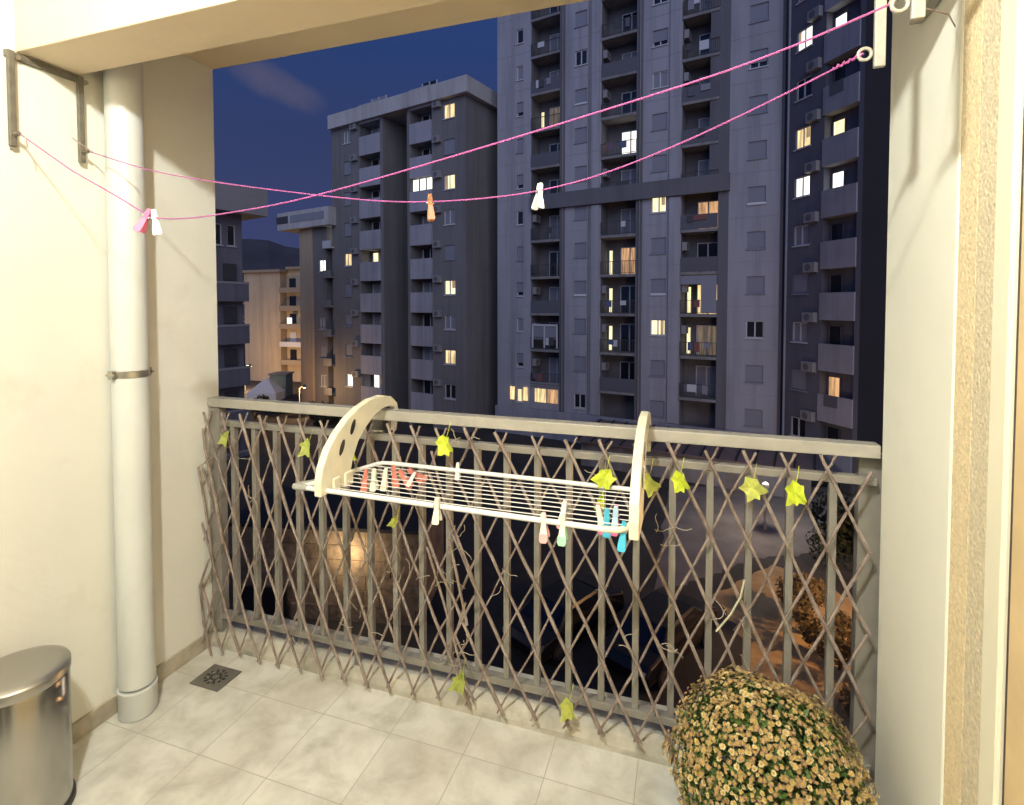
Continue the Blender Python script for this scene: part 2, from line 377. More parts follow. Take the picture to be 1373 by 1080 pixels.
# small tin pot hung between the two rails
can = empty('tin_can', (0.822, 0.045, 0.975)); tag(can, 'small dark grey tin can hung behind the railing by the left rack arm', 'can')
MB().lathe([(0.034, 0.0), (0.038, 0.004), (0.041, 0.080), (0.043, 0.084), (0.043, 0.088), (0.039, 0.088), (0.036, 0.01)], n=24).build('body', M['tin'], can, smooth=True)
MB().lathe([(0.0415, 0.028), (0.0425, 0.030), (0.0425, 0.036), (0.0415, 0.038)], n=24).build('band', M['galv'], can, smooth=True)

# ------------------------------------------------------------------ willow trellis
tr = empty('willow_trellis', (1.27, -0.07, 0))
tag(tr, 'expanding diamond trellis of brown willow sticks leaning on the railing', 'trellis')
TP = [-0.085, 0.022, 0.120, 0.219, 0.322, 0.421, 0.526, 0.631, 0.735, 0.838, 0.938, 1.043, 1.148, 1.266, 1.386, 1.510, 1.627, 1.748, 1.862, 1.970, 2.081, 2.186, 2.295, 2.403, 2.510]
def TX(h, j):                                 # h: half-column index, j: row
    a = h/2.0; k = int(math.floor(a)); fr = a-k
    if k >= len(TP)-1: x = TP[-1] + (a-len(TP)+1)*0.11
    elif k < 0: x = TP[0] + a*0.107
    else: x = TP[k]*(1-fr) + TP[k+1]*fr
    if x < 1.2: x -= 0.0022*j*(1.2-x)
    return x
def TZ(x, j):
    t = min(1, max(0, x/2.5)); top = 1.010 + 0.022*t; bot = 0.030 + 0.070*min(1, t*1.35)
    return top + (bot-top)*j/8.0
rj = random.Random(3)
nod = {}
def node(h, j):
    if (h, j) not in nod:
        x = TX(h, j); nod[(h, j)] = Vector((x + rj.uniform(-.004, .004), -0.062 - 0.022*(j/8.0) , TZ(x, j) + rj.uniform(-.004, .004)))
    return nod[(h, j)]
HMAX = (len(TP)-1)*2
nst = 0
broken = {}
for d in (1, -1):
    for h0 in range(-8, HMAX+9):
        if h0 % 2: continue
        pts = []
        for j in range(0, 9):
            h = h0 + d*j
            if 0 <= h <= HMAX: pts.append((h, j))
        if len(pts) < 2: continue
        off = 0.0045*d + 0.0
        P = [node(h, j) + Vector((0, -off, 0)) for h, j in pts]
        if pts[0][1] == 0 and not (d == -1 and pts[0][0] >= HMAX): P.insert(0, P[0] + (P[0]-P[1])*rj.uniform(0.30, 0.40))
        if pts[-1][1] == 8:
            dv = (P[-1]-P[-2])*rj.uniform(0.14, 0.26)
            q = P[-1] + dv
            if q.z < 0.006: q.z = 0.006
            P.append(q)
        Q = []
        for k in range(len(P)-1):
            Q.append(P[k]); mid = (P[k]+P[k+1])/2 + Vector((rj.uniform(-.0022, .0022), rj.uniform(-.001, .001), 0)); Q.append(mid)
        Q.append(P[-1])
        r0 = rj.uniform(0.0040, 0.0054) * (1.15 if d == 1 else 0.9)
        rad = [r0*rj.uniform(0.85, 1.12) for _ in Q]
        Q = [q - Vector((1.27, -0.07, 0)) for q in Q]
        MB().tube(Q, rad, 6).build('stick', M['willow'], tr, smooth=True)
# tangled extra sticks round x = 1.2 and at the left end
def tw_(pts, r, name='loose_stick', m=None):
    MB().tube([Vector(p) - Vector((1.27, -0.07, 0)) for p in pts], r, 6).build(name, m or M['willow'], tr, smooth=True)
tw_([(1.19, -0.085, 0.66), (1.235, -0.09, 0.48), (1.262, -0.09, 0.36)], 0.0052)
tw_([(1.29, -0.09, 0.47), (1.22, -0.085, 0.33), (1.15, -0.08, 0.20)], 0.0052)
tw_([(1.255, -0.088, 0.44), (1.215, -0.09, 0.31), (1.272, -0.09, 0.20)], 0.0046)
tw_([(1.10, -0.085, 0.62), (1.17, -0.088, 0.42), (1.25, -0.09, 0.16), (1.29, -0.09, 0.08)], 0.0048)
tw_([(1.12, -0.086, 0.98), (1.18, -0.09, 0.78), (1.30, -0.09, 0.50)], 0.0046)
tw_([(-0.035+.06, -0.085, 0.985), (0.045, -0.095, 0.90), (0.095, -0.1, 0.72), (0.14, -0.1, 0.5)], 0.0062)
tw_([(0.075, -0.09, 0.86), (0.024, -0.11, 0.82), (0.05, -0.1, 0.62), (0.085, -0.1, 0.40)], 0.0050)
tw_([(0.060, -0.1, 0.42), (0.018, -0.11, 0.30), (0.035, -0.11, 0.14), (0.075, -0.11, 0.006)], 0.0050)
tw_([(0.095, -0.1, 0.30), (0.05, -0.11, 0.14), (0.024, -0.11, 0.05)], 0.0045)
# tendrils
rt = random.Random(11)
def tendril(c, n=4, L=0.05):
    for _ in range(n):
        p = Vector(c) + Vector((rt.uniform(-.05, .05), 0, rt.uniform(-.05, .05))); a = rt.uniform(0, 6.28); q = [p.copy()]
        for k in range(5):
            a += rt.uniform(-.7, .7); p = p + Vector((math.cos(a), rt.uniform(-.25, .1), math.sin(a)))*L/4; p.y = min(p.y, -0.072); q.append(p.copy())
        tw_(q, 0.0012, 'tendril', M['twig'])
for c, n in (((1.16, -.09, .52), 6), ((1.22, -.09, .64), 4), ((1.22, -.095, .24), 7), ((1.00, -.09, .55), 4), ((0.20, -.09, .90), 3), ((0.28, -.09, .68), 4),
             ((0.95, -.09, .88), 3), ((1.22, -.09, .98), 3), ((1.75, -.09, .95), 2), ((1.93, -.09, .80), 4), ((2.14, -.09, .60), 3), ((1.78, -.09, .40), 2),
             ((2.17, -.09, .38), 2), ((0.82, -.09, .30), 4), ((0.50, -.1, .14), 5), ((2.32, -.09, .25), 3), ((1.42, -.09, .55), 2), ((1.95, -.09, .45), 3)):
    tendril(c, n)
tw_([(2.178, -.085, .675), (2.168, -.085, .62), (2.14, -.085, .56), (2.10, -.085, .50)], 0.0032, 'tendril', mat('pale_tendril', (0.5, 0.5, 0.36), 0.6))

# artificial leaves: creased five-point ivy leaf
LEAF = [(0, -.50), (.18, -.36), (.34, -.28), (.50, -.22), (.42, -.02), (.44, .16), (.56, .36), (.34, .38), (.16, .40), (0, .52), (-.14, .38), (-.34, .40), (-.54, .30), (-.43, .10), (-.42, -.06), (-.48, -.28), (-.30, -.28), (-.16, -.36)]
def ivy(pos, size, rot, fold, m, label=None):
    c, s = math.cos(rot), math.sin(rot); b = MB(); ctr = (0, -.004, 0)
    P = []
    for (x, z) in LEAF:
        x2 = x*(1-fold*.55); y = -abs(x)*fold*0.75 + 0.05*math.sin(z*7+x*5)
        X, Z = x2*c - z*s, x2*s + z*c
        k_ = 1 + .16*math.sin(x*9 + rot*5) * math.cos(z*8 + rot*3)
        P.append((X*size*k_*.92, y*size - .004, Z*size*k_*.92))
    n = len(P)
    for k in range(n):
        b.poly([ctr, P[k], P[(k+1) % n]])
    b.tube([(0, -.003, .1*size), (.1*size, .004, .5*size), (.16*size, .012, .85*size)], .0011, 5)
    o = b.build('leaf', m, tr, loc=Vector(pos) - Vector((1.27, -0.07, 0)), smooth=False)
    so = o.modifiers.new('thick', 'SOLIDIFY'); so.thickness = 0.0008
    if label: o['label'] = label
    return o
for p, s, r_, fo, mm in (((0.177, -.10, .956), .075, 2.9, .7, 'ivy_old'), ((0.587, -.10, .952), .085, 3.2, .6, 'ivy_old'), ((0.800, -.10, .948), .06, 3.6, 1.0, 'ivy'),
                         ((1.184, -.10, 1.015), .088, 3.5, .45, 'ivy'), ((0.980, -.10, .709), .062, 2.7, .9, 'ivy_b'), ((1.756, -.10, .952), .082, 2.6, .3, 'ivy'),
                         ((1.893, -.10, .952), .085, 4.0, .6, 'ivy_b'), ((1.987, -.10, .969), .080, 3.5, .7, 'ivy'), ((2.194, -.10, .968), .082, 3.7, .35, 'ivy_b'),
                         ((2.307, -.10, .967), .086, 3.3, .6, 'ivy'), ((1.246, -.11, .166), .092, 2.9, .7, 'ivy_old'), ((1.640, -.11, .166), .088, 3.4, .6, 'ivy_b'),
                         ((1.745, -.10, .875), .062, 3.0, 1.0, 'ivy')):
    ivy(p, s, r_, fo, M[mm], 'faded olive leaf' if mm == 'ivy_old' else None)

# ------------------------------------------------------------------ downpipe
pp = empty('downpipe', (0.075, -0.428, 0)); tag(pp, 'pale grey plastic downpipe standing against the left wall', 'drainpipe')
MB().lathe([(0.058, 0.115), (0.058, 2.556)], n=48).build('pipe', M['pvc'], pp, smooth=True)
MB().lathe([(0.0605, 0.003), (0.0615, 0.006), (0.0615, 0.094), (0.0628, 0.097), (0.0628, 0.103), (0.0610, 0.1045), (0.0585, 0.1045)], n=48).build('socket', M['pvc'], pp, smooth=True)
cl = MB().lathe([(0.0585, 1.252), (0.0605, 1.254), (0.0605, 1.276), (0.0585, 1.278)], n=48)
for sgn in (-1, 1):
    cl.box(-0.012, 0.012, sgn*0.060-0.012*(sgn < 0), sgn*0.060+0.012*(sgn > 0), 1.250, 1.280)
    cl.tube([(-0.02, sgn*0.069, 1.265), (0.022, sgn*0.069, 1.265)], 0.0055, 8)
clo = cl.build('clamp', M['galv'], pp, smooth=True)
MB().tube([(-0.075, 0, 1.265), (-0.058, 0, 1.265)], 0.006, 8).build('stud', M['galv'], clo)

# ------------------------------------------------------------------ pedal bin
bn = empty('pedal_bin', (0.150, -0.832, 0)); tag(bn, 'round stainless steel pedal bin at the left edge', 'bin')
BR = 0.118
MB().lathe([(BR-.006, 0.022), (BR, 0.026), (BR, 0.405), (BR-.002, 0.409), (BR-.012, 0.409)], n=64).build('body', M['steel'], bn, smooth=True)
MB().lathe([(BR+.004, 0.0), (BR+.006, 0.004), (BR+.006, 0.020), (BR+.002, 0.026), (BR-.01, 0.026)], n=64).build('base_ring', M['black'], bn, smooth=True)
lid = MB().lathe([(BR+.001, 0.411), (BR+.003, 0.413), (BR+.003, 0.436), (BR, 0.441), (BR*.85, 0.448), (BR*.5, 0.455), (0.01, 0.458)], n=64).build('lid', M['steel_lid'], bn, smooth=True)
MB().prism([(-.030, -.112), (.030, -.112), (.024, -.158), (-.024, -.158)], 'z', 0.014, 0.030).build('pedal', M['black'], bn, bevel=0.003).rotation_euler = (0, 0, R(65))

# ------------------------------------------------------------------ clothesline brackets and lines
bl = empty('wall_bracket', (0, -0.635, 2.0)); tag(bl, 'dark grey clothesline bracket on the left wall below the beam', 'bracket')
MB().box(0.002, 0.012, -0.107, 0.107, 0.278, 0.300).build('crossbar', M['bracket'], bl, bevel=0.002)
for y in (-0.098, 0.098):
    lg = MB().box(0.013, 0.026, y-0.009, y+0.009, 0.004, 0.298).build('arm', M['bracket'], bl, bevel=0.002)
    MB().tube([(0.026, y, 0.040), (0.052, y, 0.040)], 0.006, 8).build('hook', M['bracket'], lg, smooth=True)
    MB().tube([(0.0015, y+0.02, 0.285), (0.020, y+0.02, 0.285)], 0.008, 8).build('bolt', M['galv'], lg, smooth=True)
br_ = empty('pillar_bracket', (XW, -0.53, 2.0)); tag(br_, 'light steel clothesline bracket with eye hook at the top of the pillar', 'bracket')
for y in (0.0, -0.19):
    lg = MB().box(-0.177, -0.157, y-0.006, y+0.006, 0.0, 0.300).build('arm', M['bracket_light'], br_, bevel=0.002)
    pts = [(-0.193 + 0.012*math.cos(a), y, 0.030 + 0.012*math.sin(a)) for a in [2*math.pi*k/14 for k in range(15)]]
    MB().tube(pts, 0.0036, 8).build('eye', M['bracket_light'], lg, smooth=True)
MB().box(-0.151, -0.003, -0.012, 0.012, 0.205, 0.228).build('strut', M['bracket_light'], br_, bevel=0.002)
MB().box(-0.030, -0.001, 0.013, 0.27, 0.195, 0.232).build('wall_plate', M['bracket_light'], br_, bevel=0.003)
MB().box(-0.151, -0.003, -0.202, -0.178, 0.205, 0.228).build('strut', M['bracket_light'], br_, bevel=0.002)

def smooth_line(keys, y, n=80):
    """Catmull-Rom through (x, z) keys in the plane y"""
    out = []
    for i in range(len(keys)-1):
        p0 = keys[max(i-1, 0)]; p1 = keys[i]; p2 = keys[i+1]; p3 = keys[min(i+2, len(keys)-1)]
        for k in range(10):
            t = k/10.0
            f = lambda a, b, c, d: 0.5*((2*b) + (-a+c)*t + (2*a-5*b+4*c-d)*t*t + (-a+3*b-3*c+d)*t*t*t)
            out.append((f(p0[0], p1[0], p2[0], p3[0]), y, f(p0[1], p1[1], p2[1], p3[1])))
    out.append((keys[-1][0], y, keys[-1][1])); return out
near = [(0.052, -.733, 2.040)] + [(0.272, -.727, 1.911), (0.455, -.722, 1.822), (0.575, -.72, 1.760)]
near2 = smooth_line([(0.575, 1.760), (0.66, 1.750), (0.80, 1.752), (1.08, 1.776), (1.45, 1.836), (1.97, 1.934), (2.17, 1.981), (2.330, 2.032)], -.72)
ln = empty('clothesline', (0.052, -.733, 2.04)); tag(ln, 'pink clothesline that dips to the pink and white pegs by the pipe', 'clothesline', 'clotheslines')
off = Vector((0.052, -.733, 2.04))
MB().tube([Vector(p)-off for p in near + near2[1:]], 0.0019, 6).build('cord', M['line'], ln, smooth=True)
MB().tube([Vector(p)-off for p in [(0.06, -.733, 2.035), (0.075, -.735, 2.03), (0.085, -.735, 2.02), (0.09, -.735, 1.995)]], 0.0022, 6).build('knot_tail', M['line_grey'], ln, smooth=True)
far = smooth_line([(0.052, 2.040), (0.325, 1.957), (0.594, 1.899), (0.919, 1.842), (1.171, 1.804), (1.344, 1.790), (1.505, 1.789), (1.645, 1.798), (1.794, 1.824), (1.966, 1.876), (2.123, 1.936), (2.267, 1.997), (2.345, 2.032)], -.53)
ln2 = empty('clothesline', (0.052, -.53, 2.04)); tag(ln2, 'pink clothesline carrying the wooden peg and the lone white peg', 'clothesline', 'clotheslines')
off = Vector((0.052, -.53, 2.04))
MB().tube([Vector(p)-off for p in far], 0.0019, 6).build('cord', M['line'], ln2, smooth=True)
MB().tube([Vector(p)-off for p in [(0.07, -.53, 2.035), (0.06, -.55, 2.05), (0.04, -.58, 2.075)]], 0.0015, 6).build('knot_tail', M['line_grey'], ln2, smooth=True)
kn = []
for k in range(26):
    a = k*1.3; t = k/25
    kn.append((2.345 - 0.055*t - 0.052 + .0, math.cos(a)*.0030, -0.009 - 0.022*t + math.sin(a)*.0030))
MB().tube(kn, 0.002, 5).build('knot', M['line'], ln2, smooth=True)
pts = [Vector(p)-Vector((0.052, -.733, 2.04)) for p in ((2.330, -.72, 2.032), (2.36, -.70, 2.10), (2.42, -.60, 2.075), (2.50, -.50, 2.10), (2.535, -.44, 2.10))]
MB().tube(pts, 0.0014, 6).build('knot_tail', M['line_grey'], ln, smooth=True)

# ------------------------------------------------------------------ drying rack
RZ = 0.92
rk = empty('drying_rack', (1.35, -0.25, 0)); tag(rk, 'white wire drying rack hooked over the railing with ivory arms', 'drying rack')
def rbk(m, name, mt, smooth=True, bevel=0, parent=None):
    m.v = [(x-1.35, y+0.25, z) for x, y, z in m.v]; return m.build(name, mt, parent or rk, smooth=smooth, bevel=bevel)
FL, BL, BRr, FR = (0.815, -.412), (0.921, -.090), (1.869, -.096), (1.860, -.425)
rbk(MB().tube([(FL[0], FL[1], RZ), (1.80, -.425, RZ)], 0.0078, 10), 'front_tube', M['rack'])
rbk(MB().tube([(BL[0]+.03, BL[1], RZ), (BRr[0], BRr[1], RZ)], 0.0078, 10), 'back_tube', M['rack'])
rbk(MB().tube([(FL[0], FL[1]+.004, RZ), (0.905, -.118, RZ), (0.922, -.096, RZ), (BL[0]+.03, BL[1], RZ)], 0.0072, 10), 'side_tube', M['rack'])
rbk(MB().tube([(1.80, -.425, RZ), (1.835, -.422, RZ), (1.855, -.405, RZ), (1.866, -.37, RZ)], 0.0085, 10), 'corner', M['ivory'])
rbk(MB().tube([(1.866, -.37, RZ), (1.869, -.10, RZ)], 0.0072, 10), 'side_tube', M['rack'])
rbk(MB().tube([(0.785, -.408, RZ-.001), (0.800, -.411, RZ), (0.840, -.4125, RZ)], [0.010, 0.0125, 0.0095], 10), 'corner', M['grey_plastic'])
rbk(MB().tube([(0.788, -.408, RZ-.001), (0.800, -.395, RZ), (0.832, -.345, RZ)], [0.009, 0.011, 0.009], 10), 'corner', M['grey_plastic'])
for k in range(8):
    y = -.382 + k*0.035; t = (y+.412)/(.322)
    rbk(MB().tube([(0.815+.106*t, y, RZ), (1.35, y, RZ-.004), (1.866, y, RZ)], 0.0015, 6), 'wire', M['wire'])
outer = [(-.445, .908), (-.446, .955), (-.434, .999), (-.403, 1.051), (-.361, 1.091), (-.304, 1.129), (-.240, 1.156), (-.166, 1.173), (-.088, 1.175), (-.024, 1.160), (.020, 1.128), (.030, 1.092), (.026, 1.064), (.014, 1.018)]
inner = [(.006, 1.020), (.009, 1.062), (.010, 1.100), (.002, 1.114), (-.040, 1.124), (-.083, 1.124), (-.138, 1.110), (-.191, 1.080), (-.242, 1.038), (-.273, .986), (-.291, .936), (-.296, .908)]
def arm(x):
    m = MB()
    out = outer + inner
    m.prism(out, 'x', x-0.013, x+0.013)
    o = rbk(m, 'arm', M['ivory'], smooth=False, bevel=0.004)
    for (y, z, a) in ((-.275, 1.096, 0.9), (-.336, 1.040, 0.9), ):
        pts = [(y + .0115*math.cos(t) + .010*math.sin(t), z + .0250*math.sin(t)) for t in [2*math.pi*k/16 for k in range(16)]]
        rbk(MB().prism(pts, 'x', x-0.0142, x+0.0142), 'slot', M['black'], smooth=False, parent=o)
    return o
arm(0.905); arm(1.880)
for x in (0.905,):
    for (y0, y1) in ((-.385, -.350), (-.325, -.280)):
        rbk(MB().box(x-.018, x+.018, y0, y1, RZ-.018, RZ+.03), 'clip', M['ivory'], smooth=False, bevel=.004)

# ------------------------------------------------------------------ clothes pegs
def peg(loc, c1, c2, label, rz=0.0, tilt=0.0, roll=0.0, size=1.0, group='clothes pegs'):
    """two sprung jaws; origin where it grips the line, handles hang downwards"""
    o = empty('clothes_peg', loc); o.rotation_euler = (tilt, roll, rz); tag(o, label, 'clothes peg', group)
    out = [(-.0035, .016), (.0035, .016), (.0048, .004), (.0046, -.015), (.0068, -.040), (.0074, -.055), (.0050, -.0585), (-.0050, -.0585), (-.0074, -.055), (-.0068, -.040), (-.0046, -.015), (-.0048, .004)]
    out = [(x*size*1.5, z*size) for x, z in out]
    for sgn, c in ((-1, c1), (1, c2)):
        m = MB().prism(out, 'y', 0, 0.0045*size)
        sh = []
        for (x, y, z) in m.v:
            spread = 0.0018*size + (max(0, -z-.012*size))*0.26
            sh.append((x, (y + spread)*sgn, z))
        m.v = sh
        jw = m.build('jaw', M['peg_'+c], o, bevel=0.0012)
        if c1 != c2 and sgn == -1:
            t = MB().prism([(-.0118*size, -.0385*size), (.0118*size, -.0385*size), (.0122*size, -.055*size), (.0080*size, -.0620*size), (-.0080*size, -.0620*size), (-.0122*size, -.055*size)], 'y', -.0012*size, .0058*size)
            t.v = [(x, (y + 0.0018*size + (max(0, -z-.012*size))*0.26)*sgn, z) for x, y, z in t.v]
            t.build('handle_tip', M['peg_'+c2], jw, bevel=0.0012)
    MB().tube([(-.0102*size, 0, -.010*size), (.0102*size, 0, -.010*size)], 0.0050*size, 8).build('spring', M['galv'], o, smooth=True)
    return o
peg((0.568, -.722, 1.768), 'pink', 'pink', 'bright pink peg on the clothesline beside the grey pipe', rz=.5, roll=.45, size=.95)
peg((0.590, -.720, 1.764), 'white', 'white', 'white peg on the clothesline touching the bright pink one', rz=1.0, roll=-.12, size=.95)
peg((1.348, -.53, 1.795), 'wood', 'wood', 'orange brown wooden peg hanging on the clothesline in mid air', rz=.5, roll=-.06, size=.95)
pw = peg((1.652, -.53, 1.803), 'white', 'white', 'lone white peg hanging on the clothesline right of the wooden peg', rz=.9, roll=.12, size=.88)
# on the rack
peg((1.312, -.425, RZ+.012), 'cream', 'cream', 'cream peg clipped alone on the front bar of the rack', rz=.1)
peg((1.636, -.425, RZ+.008), 'cream', 'rose', 'cream and pink peg left of the cream and green one on the front bar', roll=-.06)
peg((1.690, -.425, RZ+.008), 'cream', 'green', 'cream and green peg on the front bar of the drying rack')
peg((1.676, -.345, RZ+.018), 'white', 'rose', 'white and pink peg standing just behind the cream and green peg', roll=.15)
peg((1.775, -.345, RZ+.018), 'cream', 'pink', 'cream and magenta peg left of the blue pegs on the rack', roll=-.22)
peg((1.800, -.365, RZ+.016), 'blue', 'blue', 'blue peg just right of the cream and magenta peg', rz=.1)
peg((1.823, -.355, RZ+.024), 'lightblue', 'pink', 'pale blue and pink peg between the two blue pegs', roll=.05)
peg((1.850, -.405, RZ+.002), 'blue', 'blue', 'blue peg on the rounded right corner of the rack', roll=.08)
peg((1.228, -.092, RZ+.016), 'white', 'white', 'white peg alone on the back bar of the rack', rz=.2, size=.8)
peg((0.968, -.275, RZ+.018), 'red', 'red', 'red peg nearest the ivory rack arm', rz=.4, roll=.1)
peg((0.992, -.262, RZ+.018), 'cream', 'cream', 'cream peg right beside the red peg nearest the arm', rz=.2)
peg((1.040, -.215, RZ+.020), 'red', 'red', 'upright red peg in the middle of the red cluster', rz=.7, roll=-.1)
peg((1.020, -.235, RZ+.014), 'cream', 'cream', 'cream peg wedged between the red pegs of the cluster', rz=.3, roll=.1)
peg((1.066, -.205, RZ+.006), 'red', 'red', 'red peg tilted over to the right in the cluster', rz=.3, roll=-.6)
peg((1.094, -.185, RZ+.010), 'red', 'red', 'rightmost red peg of the cluster lying almost flat on the wires', rz=-.1, roll=-1.1)
peg((1.118, -.215, RZ+.010), 'white', 'white', 'small white peg right of the red cluster on the rack', rz=.2, roll=.5, size=.7)

# ------------------------------------------------------------------ flowering bush in pot
FB = Vector((2.220, -.275, 0.244)); FR_ = (0.234, 0.212, 0.222)
fb = empty('chrysanthemum', (FB.x, FB.y, 0)); tag(fb, 'dome shaped potted chrysanthemum with straw coloured blossoms by the pillar', 'potted plant')
MB().lathe([(0.085, 0.0), (0.092, 0.004), (0.118, 0.15), (0.124, 0.152), (0.124, 0.172), (0.112, 0.172), (0.108, 0.12)], n=36).build('pot', M['pot'], fb, smooth=True)
rf = random.Random(21)
def dome_pt():
    while True:
        a = rf.uniform(0, 2*math.pi); cz = rf.uniform(-0.45, 1.0)
        s = math.sqrt(max(0, 1-cz*cz)); n = Vector((s*math.cos(a), s*math.sin(a), cz)); return n
def lump(n): return 1.0 + 0.065*math.sin(n.x*5+1)*math.cos(n.y*6) + 0.04*math.sin(n.z*11+n.x*5) + 0.03*math.sin(n.x*17+n.y*13)*math.sin(n.z*9)
lv = MB()
for k in range(5200):
    n = dome_pt(); d = rf.uniform(0.62, 0.985)*lump(n)
    p = Vector((n.x*FR_[0]*d, n.y*FR_[1]*d, n.z*FR_[2]*d + FB.z))
    t = Vector((rf.gauss(0, 1), rf.gauss(0, 1), rf.gauss(0, .6))).normalized(); w = t.cross(n + Vector((rf.gauss(0, .5),)*3)).normalized()
    l, h = rf.uniform(.010, .019), rf.uniform(.004, .008)
    lv.quad(p - t*l, p + w*h, p + t*l + n*.006, p - w*h)
lv.build('foliage', M['leaf_green'], fb)
core = MB()
for k in range(60):
    n = dome_pt(); q = Vector((n.x*.14, n.y*.13, n.z*.14 + FB.z))
    core.tube([(n.x*.03, n.y*.03, .16), tuple(Vector((n.x*.07, n.y*.07, .22))), tuple(q)], 0.0022, 5)
core.build('stem', M['bark'], fb)
def blossom_mesh(mt, seed):
    r = random.Random(seed); b = MB(); npet = 11; fcs = 0
    for k in range(npet):
        a = 2*math.pi*k/npet + r.uniform(-.1, .1); L = .0076*r.uniform(.8, 1.15); wdt = .0025; lift = r.uniform(.001, .0055)
        c, s = math.cos(a), math.sin(a)
        f = lambda rad, side, z: (c*rad - s*side, s*rad + c*side, z)
        b.quad(f(.0015, -.0012, .0012), f(L*.7, -wdt, lift*.8+.001), f(L, 0, lift), f(L*.7, wdt, lift*.8+.001))
    np_ = len(b.f)
    for k in range(6):
        a0, a1 = 2*math.pi*k/6, 2*math.pi*(k+1)/6
        b.poly([(0, 0, .0042), (math.cos(a0)*.0032, math.sin(a0)*.0032, .0024), (math.cos(a1)*.0032, math.sin(a1)*.0032, .0024)])
    me = b.mesh('blossom', [mt, M['petal_eye']])
    for i, p in enumerate(me.polygons): p.material_index = 0 if i < np_ else 1
    return me, b
variants = [blossom_mesh(M['petal_a'], 1), blossom_mesh(M['petal_b'], 2), blossom_mesh(M['petal_c'], 3), blossom_mesh(M['petal_a'], 4), blossom_mesh(M['petal_b'], 5)]
spots = []
for k in range(6000):
    n = dome_pt(); d = rf.uniform(0.97, 1.05)*lump(n)
    p = Vector((n.x*FR_[0]*d, n.y*FR_[1]*d, n.z*FR_[2]*d + FB.z))
    if all((p-q[0]).length > 0.0106 for q in spots): spots.append((p, n, rf.randrange(5), rf.uniform(.65, 1.15), rf.uniform(0, 6)))
camv = CAM - Vector((FB.x, FB.y, 0))
def rank(s):
    v = (camv - s[0]); return -(s[1].dot(v.normalized())*1.0 - v.length*.15)
spots.sort(key=rank)
rest = [MB() for _ in range(5)]
for i, (p, n, v, sz, ro) in enumerate(spots):
    nn = (n + Vector((rf.gauss(0, .28), rf.gauss(0, .28), rf.gauss(0, .28)))).normalized()
    q = nn.to_track_quat('Z', 'Y') @ Matrix.Rotation(ro, 3, 'Z').to_quaternion()
    mtx = Matrix.LocRotScale(p, q, Vector((sz, sz, sz)))
    if i < 100:
        o = bpy.data.objects.new('blossom', variants[v][0]); col.objects.link(o); o.parent = fb; o.matrix_local = mtx
    else:
        b = variants[v][1]; R_ = rest[v]; base = len(R_.v)
        R_.v += [tuple(mtx @ Vector(x)) for x in b.v]; R_.f += [tuple(base+k for k in f) for f in b.f]
allm = MB(); mi = []
slots = [M['petal_a'], M['petal_b'], M['petal_c'], M['petal_eye']]
for v in range(5):
    base = len(allm.v); allm.v += rest[v].v; allm.f += [tuple(base+k for k in f) for f in rest[v].f]
    for k, f in enumerate(rest[v].f): mi.append(3 if (k % 17) >= 11 else (0, 1, 2, 0, 1)[v])
ro_ = allm.build('blossoms', slots, fb); ro_.data.polygons.foreach_set('material_index', mi); ro_['kind'] = 'stuff'

# ------------------------------------------------------------------ ceiling lamp (out of frame, overhead)
LX, LY = 1.58, -1.97
lp = empty('ceiling_lamp', (LX, LY, CEIL2)); tag(lp, 'round opal ceiling lamp on the balcony ceiling behind the beam', 'lamp')
MB().lathe([(0.08, -0.018), (0.085, -0.015), (0.085, -0.002)], n=32).build('base', M['door_white'], lp, smooth=True)
ld = bpy.data.lights.new('bulb', 'POINT'); lo = bpy.data.objects.new('bulb', ld); col.objects.link(lo); lo.parent = lp
lo.location = (0, 0, -0.115); ld.energy = 242; ld.color = (0.985, 1.0, 0.925); ld.shadow_soft_size = 0.055

# ================================================================== FAR BUILDINGS
class Fac:
    """a facade plane: local x along the front (to the right), y into the building, z up from the street"""
    def __init__(s, px0, Z0, alpha):
        s.r0, s.f0 = (px0-CX)/F*Z0, Z0; a = R(alpha); s.ux, s.uf = math.cos(a), math.sin(a); s.rz = YAW + a
        s.loc = (*W(s.r0, s.f0), GZ)
    def u(s, px):
        t = (px-CX)/F; return (t*s.f0 - s.r0)/(s.ux - t*s.uf)
    def root(s, name, label, cat='building', group=None):
        o = empty(name, s.loc, s.rz); tag(o, label, cat, group); return o

def Z(z): return z - GZ                      # world height -> height above street

def wall_holes(mb, u0, u1, z0, z1, holes, y=0.0, depth=0.22):
    """front skin at y with rectangular openings and their reveals"""
    us = sorted({u0, u1, *[h[0] for h in holes], *[h[1] for h in holes]}); zs = sorted({z0, z1, *[h[2] for h in holes], *[h[3] for h in holes]})
    us = [x for x in us if u0-1e-6 <= x <= u1+1e-6]; zs = [x for x in zs if z0-1e-6 <= x <= z1+1e-6]
    for i in range(len(us)-1):
        for j in range(len(zs)-1):
            cu, cz = (us[i]+us[i+1])/2, (zs[j]+zs[j+1])/2
            if any(h[0] < cu < h[1] and h[2] < cz < h[3] for h in holes): continue
            mb.quad((us[i], y, zs[j]), (us[i+1], y, zs[j]), (us[i+1], y, zs[j+1]), (us[i], y, zs[j+1]))
    for (a, b, c, d) in holes:
        mb.quad((a, y, c), (a, y, d), (a, y+depth, d), (a, y+depth, c)); mb.quad((b, y, d), (b, y, c), (b, y+depth, c), (b, y+depth, d))
        mb.quad((a, y, c), (a, y+depth, c), (b, y+depth, c), (b, y, c)); mb.quad((a, y, d), (b, y, d), (b, y+depth, d), (a, y+depth, d))

